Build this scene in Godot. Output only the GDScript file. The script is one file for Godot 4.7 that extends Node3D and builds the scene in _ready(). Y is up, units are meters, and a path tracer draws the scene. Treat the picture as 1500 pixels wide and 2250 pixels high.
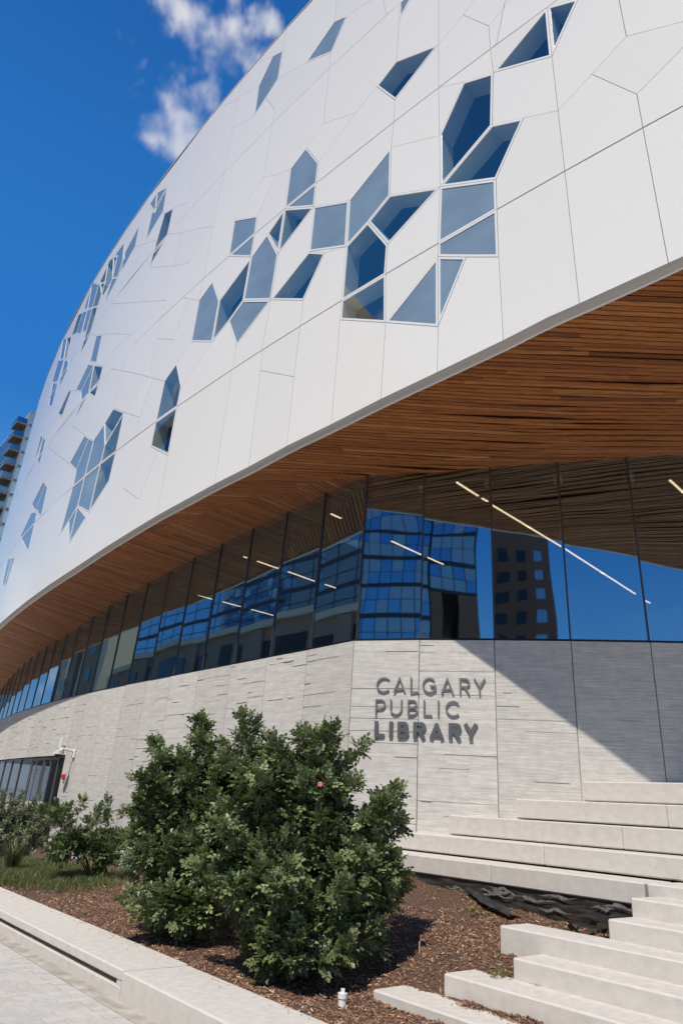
extends Node3D
# A library with a curved white panelled facade over a glazed band and a board-formed concrete wall.
# y is up, metres. «street axes»: DV runs along the street away from the viewer, NV points from the building to the street.

const NV := Vector3(-0.77724, 0, 0.62920)
const DV := Vector3(-0.62920, 0, -0.77724)
const FLOORS := [10.4, 14.28, 18.07]
const ROOF_Y := 21.96
const SILL_Y := 4.3
const CURVE := [5.581639, -4.855247, 48.59821, -0.4929333, -0.007889566, 0.0002001164]
const BOT_U := [2.24, 2.42, 3.55, 4.02, 4.69, 5.83, 6.35, 6.95, 8.07, 9.24, 10.37, 11.52, 12.66, 13.84, 17.31, 18.62, 20.99, 26.69]
const BOT_V := [8.01, 7.99, 7.94, 7.94, 7.87, 7.82, 7.80, 7.78, 7.72, 7.69, 7.61, 7.59, 7.54, 7.51, 7.32, 7.24, 7.18, 7.01]
# facade panels and windows: outlines as (metres along the facade, height)
const PANELS := [
[58,5.91,66,5.63,66,10.4,58,10.4],
[36.2,10.4,36.2,6.673,45,6.365,45,10.4],
[51,10.4,51,6.155,58,5.91,58,10.4],
[57.8,14.28,66,14.28,66,18.07,58.5,18.07],
[59.2,14.28,58.6,12.6,59.2,10.4,66,10.4,66,14.28],
[59,18.07,59.4,21.96,52.4,21.96,52,18.07],
[52.2,14.28,51.6,12.6,52.2,10.4,59.2,10.4,58.6,12.6,59.2,14.28],
[20.586,10.4,24.003,10.4,24.201,11.631,24.666,11.903,25.231,12.196,26.491,11.634,25.326,10.999,26.027,11.163,27.247,10.531,26.988,10.4,31.4,10.4,30.8,12.6,31.4,14.28,28.102,14.28,28.076,14.127,27.19,13.718,27.23,14.28,26.626,14.28,21.703,11.62,20.641,10.986],
[57.8,14.28,58.5,18.07,51.5,18.07,50.8,14.28],
[66,21.96,59.4,21.96,59,18.07,66,18.07],
[45,6.365,51,6.155,51,10.4,45,10.4],
[46,18.07,52,18.07,52.4,21.96,46.4,21.96],
[46.2,14.28,45.6,12.6,46.2,10.4,52.2,10.4,51.6,12.6,52.2,14.28],
[50.8,14.28,51.5,18.07,45.5,18.07,44.8,14.28],
[23.496,15.366,24.335,15.775,24.72,15.986,25.844,15.406,27.507,14.977,28.297,15.417,29.125,15.891,29.127,14.543,28.654,14.683,28.297,15.417,28.102,14.28,30,14.28,30.7,18.07,29.608,18.07,29.352,17.517,27.999,16.723,28.116,18.07,27.712,18.07,27.643,17.724,27.174,17.437,26.423,17.823,26.518,18.07,24.379,18.07,24.431,17.416,23.863,17.664,23.531,18.004,22.369,17.238,22.349,16.045,21.385,15.499,21.513,16.79,20.218,16.095,18.173,14.916,19.596,15.061,20.399,14.858,21.626,15.529,22.474,16.011],
[41,18.07,46,18.07,46.4,21.96,41.4,21.96],
[46.2,14.28,41.2,14.28,40.6,12.6,41.2,10.4,46.2,10.4,45.6,12.6],
[40.5,18.07,39.8,14.28,44.8,14.28,45.5,18.07],
[41,18.07,41.4,21.96,37.6,21.96,37.2,18.07],
[36.8,12.6,37.4,10.4,41.2,10.4,40.6,12.6,41.2,14.28,37.4,14.28],
[40.5,18.07,36.7,18.07,36,14.28,39.8,14.28],
[37.6,21.96,34.4,21.96,34,18.07,37.2,18.07],
[-4,21.96,-7,21.96,-7,18.07,-4,18.07,-3.6,20],
[34.2,10.4,37.4,10.4,36.8,12.6,37.4,14.28,34.2,14.28,33.6,12.6],
[26,9.9,26,7.027,30.2,6.883,30.2,10.4,26.988,10.4,26.86,10.335,27.268,9.696,29.32,10.167,28.917,9.01,27.556,8.616,27.268,9.696,26.86,10.335],
[32.8,14.28,36,14.28,36.7,18.07,33.5,18.07],
[33,10.4,33,6.785,36.2,6.673,36.2,10.4],
[-4.5,14.28,-7,14.28,-7,10.4,-4.2,10.4,-3.7,12.1],
[31.2,18.07,34,18.07,34.4,21.96,31.6,21.96],
[31.4,10.4,34.2,10.4,33.6,12.6,34.2,14.28,31.4,14.28,30.8,12.6],
[30.7,18.07,30,14.28,32.8,14.28,33.5,18.07],
[22.369,17.238,23.531,18.004,23.467,18.07,21.344,18.07,16.893,15.455,15.89,14.888,15.907,14.28,20.423,14.28,20.399,14.858,19.596,15.061,18.173,14.916,20.218,16.095,21.513,16.79],
[30.2,6.883,33,6.785,33,10.4,30.2,10.4],
[-1.6,18.07,0.9,18.07,1.3,20,0.9,21.96,-1.6,21.96,-1.2,20],
[22.8,10.4,22.8,7.126,26,7.027,26,9.9,24.725,9.256,24.86,10.4],
[-4,21.96,-3.6,20,-4,18.07,-1.6,18.07,-1.2,20,-1.6,21.96],
[-4.5,14.28,-3.7,12.1,-4.2,10.4,-1.8,10.4,-1.3,12.1,-2.1,14.28],
[-4.5,14.28,-2.1,14.28,-2.5,16.2,-1.9,18.07,-4.3,18.07,-4.9,16.2],
[-4.5,14.28,-4.9,16.2,-4.3,18.07,-7,18.07,-7,14.28],
[19.326,21.337,18.688,20.551,18.844,20.476,18.847,19.274,17.795,19.709,17.499,19.524,17.664,18.464,19.304,19.399,19.2,20.1,19.7,21.96,15.753,21.96,15.668,18.585,16.791,19.2,17.499,19.524,17.795,19.709,17.663,19.711,17.803,20.98,18.786,21.48],
[0.2,14.28,-0.2,16.2,0.4,18.07,-1.9,18.07,-2.5,16.2,-2.1,14.28],
[7.7,20,7.3,21.96,5.1,21.96,5.5,20,5.1,18.07,7.3,18.07],
[3.1,18.07,3.5,20,3.1,21.96,0.9,21.96,1.3,20,0.9,18.07],
[0.4,10.4,0.9,12.1,0.1,14.28,-2.1,14.28,-1.3,12.1,-1.8,10.4],
[2.6,18.07,0.4,18.07,-0.2,16.2,0.2,14.28,2.4,14.28,2,16.2],
[13.407,21.041,13.458,19.829,13.51,18.07,15.688,18.07,15.668,18.585,15.753,21.96,14.705,21.96],
[5.5,20,5.1,21.96,3.1,21.96,3.5,20,3.1,18.07,5.1,18.07],
[18.256,12.246,18.79,11.931,19.504,11.627,20.055,11.927,21.657,12.907,22.73,13.526,22.588,13.614,22.14,13.825,21.434,14.28,20.52,13.633,20.429,14.143,20.423,14.28,19.478,14.28,18.214,13.569],
[20.586,10.4,20.756,8.807,20.591,7.192,22.8,7.126,22.8,10.4],
[12.464,14.28,13.622,14.28,13.624,16.119,13.51,18.07,11.313,18.07,11.345,16.13,12.476,15.525],
[14.902,10.4,14.917,9.693,16.106,8.899,15.012,8.261,14.415,9.396,13.815,9.047,13.841,7.506,16.439,7.368,17.237,10.4],
[13.841,7.506,13.815,9.047,13.806,10.4,11.496,10.4,11.521,7.588],
[20.617,12.27,21.703,11.62,26.626,14.28,22.235,14.28,22.152,14.147,22.588,13.614,22.73,13.526,21.657,12.907],
[17.843,17.405,15.766,16.104,16.893,15.455,21.344,18.07,17.725,18.07],
[11.268,21.96,9.101,21.96,9.112,19.852,10.119,19.277,11.318,19.871],
[8.057,15.55,9.144,16.143,9.132,18.07,6.931,18.07,6.912,17.474,6.938,16.144,7.48,15.842],
[10.233,15.543,10.824,15.829,11.345,16.13,11.313,18.07,9.132,18.07,9.144,16.143,9.683,15.819],
[4.42,15.142,4.2,16.2,4.8,18.07,2.6,18.07,2.126,16.594],
[31.2,18.07,31.6,21.96,30.713,21.96,29.803,20.217,30.299,20.445,30.379,19.275,30.066,19.059,29.608,18.07],
[23.496,15.366,22.612,14.878,22.235,14.28,27.23,14.28,27.271,14.846,27.507,14.977,25.844,15.406,24.853,14.871,24.335,15.775],
[-1,8.105,1,8.045,1,10.4,-1,10.4],
[2.535,14.28,0.1,14.28,0.9,12.1,0.868,11.99,1.347,11.719,2.488,12.36],
[-1,8.105,-1,10.4,-3,10.4,-3,8.165],
[27.671,20.321,29.082,21.067,30.713,21.96,25.8,21.96,25.729,21.716,26.14,20.813,25.329,20.33,25.301,20.231,26.311,20.774,27.2,21.238],
[-5,10.4,-5,8.225,-3,8.165,-3,10.4],
[-5,10.4,-7,10.4,-7,8.285,-5,8.225],
[14.735,15.548,13.624,16.119,13.622,14.28,15.665,14.28,15.89,14.888,16.893,15.455,15.766,16.104,15.274,15.817],
[7.7,20,7.502,19.047,8.639,19.555,9.112,19.852,9.101,21.96,7.3,21.96],
[19.582,9.428,18.373,8.867,17.284,9.493,17.237,10.4,16.439,7.368,18.526,7.249,18.524,8.771],
[4.42,15.142,2.126,16.594,2,16.2,2.4,14.28,4.6,14.28],
[21.085,20.326,21.076,20.135,21.528,21.168,21.7,21.96,19.7,21.96,19.2,20.1,19.304,19.399,19.755,19.656,19.895,19.799,19.984,20.847],
[2.419,7.987,2.462,10.4,1,10.4,1,8.045],
[13.674,13.582,13.692,12.27,14.286,11.919,14.855,11.623,15.61,12.061,15.918,12.25,15.928,13.563,14.812,12.926,14.285,13.997],
[9.214,10.4,8.059,10.4,8.057,9.948,8.074,7.719,9.239,7.687,9.238,9.204],
[11.496,10.4,10.422,10.4,10.388,9.87,10.369,7.614,11.521,7.588],
[15.928,13.563,15.918,12.25,17.059,12.92,18.214,13.569,18.192,14.28,15.907,14.28],
[20.756,8.807,20.155,9.09,19.595,8.199,18.524,8.771,18.526,7.249,20.591,7.192],
[11.833,19.566,11.318,19.871,10.119,19.277,9.111,18.639,9.132,18.07,11.313,18.07,11.298,18.618],
[21.331,19.212,21.233,19.265,21.055,19.729,21.033,19.303,19.895,19.799,19.755,19.656,19.304,19.399,19.5,18.07,21.5,18.07],
[12.321,19.277,11.833,19.566,11.298,18.618,11.313,18.07,13.51,18.07,13.458,19.829],
[15.715,17.352,15.688,18.07,13.51,18.07,13.624,16.119,14.646,16.747],
[5.279,15.844,5.855,15.563,5.873,18.07,4.8,18.07,4.31,16.544],
[3.551,7.944,4,7.937,4.685,7.875,4.708,9.427,4.709,10.4,3.583,10.4],
[2.419,7.987,3.551,7.944,3.583,10.4,2.462,10.4],
[12.59,11.692,11.968,11.964,11.468,11.038,11.496,10.4,13.806,10.4,13.782,10.983],
[6.936,14.28,9.166,14.28,9.164,14.91,8.057,15.55,7.48,15.842,6.939,14.921],
[22.314,18.69,21.331,19.212,21.5,18.07,23.4,18.07,23.164,19.667,22.92,19.339,22.042,19.699],
[18.256,12.246,18.214,13.569,17.059,12.92,15.918,12.25,17.266,11.68],
[6.936,14.28,6.978,13.592,8.072,12.958,9.164,13.573,9.166,14.28],
[5.873,18.07,5.855,15.563,6.938,16.144,6.912,17.474,6.449,18.07],
[2.462,10.4,2.471,11.082,0.868,11.99,0.4,10.4],
[2.488,12.36,3.041,12.031,3.602,11.708,3.619,12.998,3.101,13.941,3.622,14.28,2.535,14.28],
[10.369,7.614,10.388,9.87,9.238,9.204,9.239,7.687],
[6.917,9.304,6.953,7.78,8.074,7.719,8.057,9.948],
[26.524,19.759,25.686,19.237,25.896,18.452,26.351,18.07,26.606,18.299,26.694,18.526,27.068,18.712,27.272,18.894,27.529,20.237],
[16.802,18.07,15.715,17.352,15.766,16.104,17.843,17.405,16.888,17.929,17.746,17.935],
[7.502,19.047,7.3,18.07,9.132,18.07,9.111,18.639,8.639,19.555],
[15.715,17.352,14.646,16.747,13.624,16.119,14.735,15.548,15.274,15.817,15.766,16.104],
[4.708,9.427,4.685,7.875,5.827,7.818,5.816,8.67,5.279,9.769],
[13.674,13.582,13.622,14.28,12.464,14.28,11.379,13.556,12.57,12.942,13.076,13.866],
[17.725,18.07,19.5,18.07,19.304,19.399,17.664,18.464],
[14.285,13.997,14.812,12.926,15.928,13.563,15.907,14.28,14.703,14.28],
[14.855,11.623,14.902,10.4,16.016,10.4,16.01,10.991,15.61,12.061],
[2.462,10.4,3.583,10.4,3.602,11.708,3.041,12.031,2.471,11.082],
[5.817,12.96,5.799,11.667,6.946,12.304,6.978,13.592],
[13.438,21.193,13.45,21.96,12.77,21.96,11.788,21.318,12.355,20.523],
[9.203,11.037,8.659,11.955,8.049,11.722,8.059,10.4,9.214,10.4],
[4.709,10.4,4.706,11.048,4.167,12.021,3.602,11.708,3.583,10.4],
[4.738,14.941,4.718,14.28,5.847,14.28,5.855,15.563,5.279,15.844],
[13.438,21.193,12.355,20.523,12.321,19.277,13.458,19.829,13.407,21.041],
[10.335,11.682,10.28,12.947,9.164,13.573,9.175,12.307],
[4.736,12.336,4.682,13.598,3.619,12.998,3.602,11.708],
[11.364,14.866,10.824,15.829,10.233,15.543,10.241,14.28,11.358,14.28],
[23.967,20.748,24.26,20.914,25.618,21.96,23.6,21.96,23.428,21.329,24.099,20.924],
[6.917,9.304,5.816,8.67,5.827,7.818,6.953,7.78],
[21.528,21.168,22.71,21.26,23.18,21.478,23.428,21.329,23.6,21.96,21.7,21.96],
[14.917,9.693,14.415,9.396,15.012,8.261,16.106,8.899],
[17.266,11.68,16.01,10.991,16.016,10.4,17.237,10.4],
[10.335,11.682,9.203,11.037,9.214,10.4,10.422,10.4],
[5.817,12.96,6.978,13.592,6.936,14.28,5.847,14.28],
[5.799,11.667,5.829,10.4,6.967,10.4,6.947,11.079],
[12.59,11.692,13.782,10.983,14.286,11.919,13.692,12.27],
[2.488,12.36,1.347,11.719,2.471,11.082,3.041,12.031],
[5.847,14.28,6.936,14.28,6.939,14.921,5.855,15.563],
[11.364,14.866,12.476,15.525,11.345,16.13,10.824,15.829],
[10.335,11.682,10.422,10.4,11.496,10.4,11.468,11.038],
[17.266,11.68,15.918,12.25,15.61,12.061,16.01,10.991],
[10.388,9.87,10.422,10.4,9.214,10.4,9.238,9.204],
[9.164,14.91,9.683,15.819,9.144,16.143,8.057,15.55],
[24.379,18.07,25.6,18.07,25.443,19.131,25.238,19.041,24.338,18.577],
[4.738,14.941,5.279,15.844,4.31,16.544,4.2,16.2,4.42,15.142],
[16.791,19.2,15.668,18.585,15.688,18.07,16.802,18.07],
[5.829,10.4,5.827,10.108,6.917,9.304,6.967,10.4],
[11.788,21.318,12.77,21.96,11.268,21.96,11.294,21.029],
[27.272,18.894,27.068,18.712,27.924,19.137,27.712,18.07,28.116,18.07,30.066,19.059,28.346,18.254,28.15,19.312],
[13.438,21.193,13.407,21.041,14.705,21.96,13.45,21.96],
[18.214,13.569,19.478,14.28,18.192,14.28],
[26.351,18.07,25.896,18.452,25.686,19.237,25.443,19.131,25.6,18.07],
[11.358,14.28,10.241,14.28,10.81,13.898,11.379,13.556],
[5.289,13.923,5.847,14.28,4.718,14.28,4.682,13.598],
[16.802,18.07,15.688,18.07,15.715,17.352],
[13.674,13.582,14.703,14.28,13.622,14.28],
[4.718,14.28,3.622,14.28,4.682,13.598],
[5.817,12.96,5.847,14.28,5.289,13.923],
[23.247,19.778,23.164,19.667,23.4,18.07,23.467,18.07,23.367,19.219],
[24.003,10.4,24.86,10.4,24.909,10.81],
[4.738,14.941,4.42,15.142,4.6,14.28,4.718,14.28],
[27.671,20.321,27.529,20.237,27.272,18.894],
[15.89,14.888,15.665,14.28,15.907,14.28],
[8.049,11.722,8.659,11.955,9.175,12.307],
[23.247,19.778,23.14,20.277,23.1,20.1,23.164,19.667],
[25.329,20.33,24.335,19.738,25.301,20.231],
[27.068,18.712,26.694,18.526,26.606,18.299],
[25.729,21.716,25.8,21.96,25.618,21.96],
[18.495,20.313,18.688,20.551,18.569,20.609],
[25.326,10.999,24.921,10.909,24.909,10.81],
[26.351,18.07,26.518,18.07,26.606,18.299],
[21.076,20.135,20.981,19.92,21.055,19.729],
[21.331,19.212,21.317,19.31,21.233,19.265]]
const WINDOWS := [
["l",[28.15,19.312,28.346,18.254,30.066,19.059,30.379,19.275,30.299,20.445,29.803,20.217]],
["l",[28.302,19.397,29.803,20.217,30.713,21.96,29.082,21.067]],
["l",[10.335,11.682,11.441,12.295,11.379,13.556,10.81,13.898,10.28,12.947]],
["l",[13.674,13.582,13.076,13.866,12.57,12.942,12.59,11.692,13.692,12.27]],
["d",[5.817,12.96,5.289,13.923,4.682,13.598,4.736,12.336,5.799,11.667]],
["l",[25.729,21.716,25.618,21.96,24.26,20.914,24.335,19.738,25.329,20.33]],
["d",[22.71,21.26,22.042,19.699,22.92,19.339,23.164,19.667,23.1,20.1,23.14,20.277,23.428,21.329,23.18,21.478]],
["l",[19.552,10.4,19.504,11.627,18.79,11.931,18.286,10.982,18.334,10.4]],
["l",[19.552,10.4,18.334,10.4,18.373,8.867,19.582,9.428]],
["d",[27.671,20.321,27.272,18.894,28.15,19.312,28.302,19.397,29.082,21.067]],
["l",[12.321,19.277,12.355,20.523,11.788,21.318,11.294,21.029,11.318,19.871]],
["d",[12.59,11.692,12.57,12.942,11.379,13.556,11.441,12.295,11.968,11.964]],
["l",[6.946,12.304,7.477,11.976,8.049,11.722,8.072,12.958,6.978,13.592]],
["d",[8.049,11.722,7.477,11.976,6.947,11.079,6.967,10.4,8.059,10.4]],
["l",[19.552,10.4,19.582,9.428,20.155,9.09,20.756,8.807,20.586,10.4]],
["l",[21.528,21.168,21.2,20.1,21.317,19.31,22.042,19.699,22.153,20.931,22.71,21.26]],
["l",[8.049,11.722,9.175,12.307,9.164,13.573,8.072,12.958]],
["l",[10.233,15.543,9.683,15.819,9.164,14.91,9.166,14.28,10.241,14.28]],
["l",[19.552,10.4,20.586,10.4,20.641,10.986,20.055,11.927,19.504,11.627]],
["d",[14.855,11.623,14.286,11.919,13.782,10.983,13.806,10.4,14.902,10.4]],
["d",[23.367,19.219,23.467,18.07,24.379,18.07,24.338,18.577,24.335,19.738]],
["d",[18.334,10.4,17.237,10.4,17.284,9.493,18.373,8.867]],
["l",[28.116,18.07,27.999,16.723,29.352,17.517,29.608,18.07]],
["l",[26.524,19.759,26.311,20.774,25.301,20.231,25.3,20.1,25.443,19.131,25.686,19.237]],
["l",[18.847,19.274,18.844,20.476,18.688,20.551,18.495,20.313,17.803,20.98,17.663,19.711,17.795,19.709]],
["l",[27.247,10.531,26.027,11.163,25.326,10.999,24.909,10.81,24.86,10.4,26.988,10.4]],
["l",[24.725,9.256,26.988,10.4,24.86,10.4]],
["l",[29.32,10.167,28,9.864,28,8.744,28.917,9.01]],
["l",[21.085,20.326,19.984,20.847,19.895,19.799,21.033,19.303,21.055,19.729,20.981,19.92,21.076,20.135]],
["d",[27.671,20.321,27.2,21.238,26.311,20.774,26.524,19.759,27.529,20.237]],
["d",[14.902,10.4,13.806,10.4,13.815,9.047,14.917,9.693]],
["l",[22.349,16.045,22.369,17.238,21.513,16.79,21.385,15.499]],
["l",[25.301,20.231,24.335,19.738,24.338,18.577,25.238,19.041,25.3,20.1]],
["l",[24.666,11.903,25.326,10.999,26.491,11.634,25.231,12.196]],
["d",[17.499,19.524,16.791,19.2,16.802,18.07,17.725,18.07]],
["l",[5.799,11.667,4.706,11.048,4.709,10.4,5.829,10.4]],
["d",[10.335,11.682,9.175,12.307,8.659,11.955,9.203,11.037]],
["d",[5.799,11.667,4.736,12.336,4.167,12.021,4.706,11.048]],
["l",[20.617,12.27,20.055,11.927,20.641,10.986,21.703,11.62]],
["l",[23.496,15.366,22.474,16.011,21.626,15.529,22.612,14.878]],
["l",[24.003,10.4,24.909,10.81,24.921,10.909,25.326,10.999,24.666,11.903,24.201,11.631]],
["l",[10.335,11.682,11.468,11.038,11.968,11.964,11.441,12.295]],
["d",[5.799,11.667,6.947,11.079,7.477,11.976,6.946,12.304]],
["d",[23.247,19.778,23.367,19.219,24.335,19.738,24.26,20.914,23.967,20.748]],
["l",[11.364,14.866,11.358,14.28,12.464,14.28,12.476,15.525]],
["d",[21.434,14.28,21.626,15.529,20.399,14.858,20.423,14.28]],
["d",[6.938,16.144,5.855,15.563,6.939,14.921,7.48,15.842]],
["d",[17.266,11.68,17.237,10.4,18.334,10.4,18.286,10.982]],
["d",[18.256,12.246,17.266,11.68,18.286,10.982,18.79,11.931]],
["l",[21.434,14.28,22.235,14.28,22.612,14.878,21.626,15.529]],
["l",[9.112,19.852,8.639,19.555,9.111,18.639,10.119,19.277]],
["d",[6.917,9.304,8.057,9.948,8.059,10.4,6.967,10.4]],
["l",[27.068,18.712,26.606,18.299,26.518,18.07,27.712,18.07,27.924,19.137]],
["d",[24.335,15.775,24.853,14.871,25.844,15.406,24.72,15.986]],
["l",[5.827,10.108,5.816,8.67,6.917,9.304]],
["l",[27.271,14.846,27.23,14.28,28.102,14.28,28.297,15.417]],
["l",[28.116,18.07,29.608,18.07,30.066,19.059]],
["d",[9.164,13.573,10.28,12.947,10.241,14.28]],
["l",[4.709,10.4,4.708,9.427,5.279,9.769,5.827,10.108,5.829,10.4]],
["d",[28.297,15.417,28.654,14.683,29.127,14.543,29.125,15.891]],
["d",[4.682,13.598,3.622,14.28,3.619,12.998]],
["l",[28,9.864,27.268,9.696,27.556,8.616,28,8.744]],
["l",[19.582,9.428,18.524,8.771,19.595,8.199]],
["l",[27.643,17.724,27.712,18.07,26.518,18.07,26.423,17.823,27.174,17.437]],
["l",[25.729,21.716,25.329,20.33,26.14,20.813]],
["l",[22.314,18.69,22.042,19.699,21.317,19.31,21.331,19.212]],
["d",[23.967,20.748,24.099,20.924,23.428,21.329,23.14,20.277]],
["l",[11.358,14.28,11.379,13.556,12.464,14.28]],
["l",[5.827,10.108,5.279,9.769,5.816,8.67]],
["l",[9.164,13.573,10.241,14.28,9.166,14.28]],
["l",[18.786,21.48,17.803,20.98,18.569,20.609]],
["d",[10.28,12.947,10.81,13.898,10.241,14.28]],
["d",[23.467,18.07,23.863,17.664,24.431,17.416,24.379,18.07]],
["l",[19.582,9.428,19.595,8.199,20.155,9.09]],
["d",[3.622,14.28,3.101,13.941,3.619,12.998]],
["d",[22.71,21.26,22.153,20.931,22.042,19.699]],
["l",[19.326,21.337,18.786,21.48,18.569,20.609,18.688,20.551]],
["l",[28.102,14.28,27.23,14.28,27.19,13.718,28.076,14.127]],
["d",[21.434,14.28,20.429,14.143,20.52,13.633]],
["d",[23.247,19.778,23.967,20.748,23.14,20.277]],
["d",[17.746,17.935,16.888,17.929,17.843,17.405]],
["l",[21.076,20.135,21.055,19.729,21.233,19.265,21.317,19.31,21.2,20.1,21.528,21.168]],
["l",[21.434,14.28,22.14,13.825,22.588,13.614,22.152,14.147]],
["l",[6.912,17.474,6.931,18.07,6.449,18.07]],
["l",[18.495,20.313,18.569,20.609,17.803,20.98]],
["l",[25.238,19.041,25.443,19.131,25.3,20.1]],
["d",[21.434,14.28,20.423,14.28,20.429,14.143]],
["d",[16.802,18.07,17.746,17.935,17.725,18.07]],
["l",[21.434,14.28,22.152,14.147,22.235,14.28]]]
const LETTERS := [["C", 0.441, 0.678, 3.424, false], ["A", 0.729, 0.937, 3.424, false], ["L", 1.014, 1.157, 3.424, false], ["G", 1.212, 1.437, 3.424, false], ["A", 1.512, 1.72, 3.424, false], ["R", 1.809, 1.976, 3.424, false], ["Y", 2.034, 2.222, 3.424, false], ["P", 0.438, 0.61, 3.064, false], ["U", 0.686, 0.888, 3.064, false], ["B", 0.977, 1.138, 3.064, false], ["L", 1.234, 1.374, 3.064, false], ["I", 1.462, 1.49, 3.064, false], ["C", 1.586, 1.818, 3.064, false], ["L", 0.439, 0.606, 2.716, true], ["I", 0.68, 0.745, 2.716, true], ["B", 0.821, 1.007, 2.716, true], ["R", 1.077, 1.28, 2.716, true], ["A", 1.334, 1.565, 2.716, true], ["R", 1.636, 1.836, 2.716, true], ["Y", 1.871, 2.093, 2.716, true]]
const LAMPS := [
	[2.09, -11.5, 2.6, -12.03, "short warm strip lamp at the upper end of the long line"],
	[2.69, -12.12, 2.83, -12.25, "tiny strip lamp in the gap of the long line"],
	[2.94, -12.39, 4.95, -14.38, "long warm strip lamp running down through the right panes"],
	[5.04, -14.47, 7.86, -17.4, "longest strip lamp, crossing the bright sky reflection"],
	[8.28, -17.86, 8.56, -18.11, "short strip lamp at the lower end of the long line"],
	[1.18, -14.73, 1.96, -15.5, "strip lamp behind the pane right of the corner"],
	[2.14, -15.66, 2.58, -16.08, "short strip lamp just past the second mullion from the corner"],
	[-0.22, -13.38, 0, -13.59, "tiny strip lamp high beside the corner"],
	[-2.38, -16.5, -2.3, -16.58, "tiny strip lamp starting the middle line"],
	[-2.06, -16.78, -1.55, -17.26, "strip lamp, second of the middle line"],
	[-1.3, -17.47, -0.61, -18.15, "strip lamp, third of the middle line"],
	[-0.32, -18.38, -0.02, -18.65, "strip lamp ending the middle line near the corner"],
	[-4.73, -19.86, -4.4, -20.06, "short strip lamp farthest left"],
	[-4.17, -20.3, -3.77, -20.7, "strip lamp, second of the left line"],
	[-3.49, -20.88, -2.97, -21.33, "strip lamp, third of the left line"],
	[-2.66, -21.58, -2, -22.14, "strip lamp ending the left line"],
	[5.74, -10.85, 6.6, -11.7, "strip lamp cut by the right edge of the picture"]]
# shrub lobes: centre from the base, radii
const ROSE_LEFT := [[Vector3(0.0, 0.75, 0.0), Vector3(0.74, 0.7, 0.6)], [Vector3(-0.15, 1.42, -0.05), Vector3(0.62, 0.55, 0.5)], [Vector3(0.4, 1.5, 0.0), Vector3(0.42, 0.42, 0.4)], [Vector3(-0.48, 0.95, 0.0), Vector3(0.45, 0.6, 0.45)], [Vector3(-0.05, 0.25, 0.3), Vector3(0.66, 0.32, 0.5)]]
const ROSE_RIGHT := [[Vector3(0.0, 0.8, 0.0), Vector3(0.8, 0.72, 0.6)], [Vector3(-0.2, 1.5, 0.0), Vector3(0.66, 0.52, 0.5)], [Vector3(0.14, 1.46, -0.05), Vector3(0.34, 0.44, 0.36)], [Vector3(0.64, 0.82, 0.0), Vector3(0.44, 0.58, 0.45)], [Vector3(0.05, 0.3, 0.28), Vector3(0.74, 0.38, 0.5)], [Vector3(-0.45, 0.8, 0.1), Vector3(0.45, 0.6, 0.45)]]
const LOW_SHRUB := [[Vector3(0.15, 0.45, 0.0), Vector3(0.5, 0.42, 0.5)], [Vector3(-0.4, 0.45, 0.1), Vector3(0.42, 0.36, 0.4)]]
const GREY_SHRUB := [[Vector3(0.0, 0.75, 0.0), Vector3(0.8, 0.72, 0.75)], [Vector3(-0.6, 0.85, 0.2), Vector3(0.6, 0.75, 0.6)], [Vector3(0.35, 0.5, 0.2), Vector3(0.55, 0.5, 0.6)]]


var mats := {}
var rng := RandomNumberGenerator.new()
var fac_pts := PackedVector3Array()
var fac_nrm := PackedVector3Array()
const FU0 := -16.0
const FSTEP := 0.1

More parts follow.
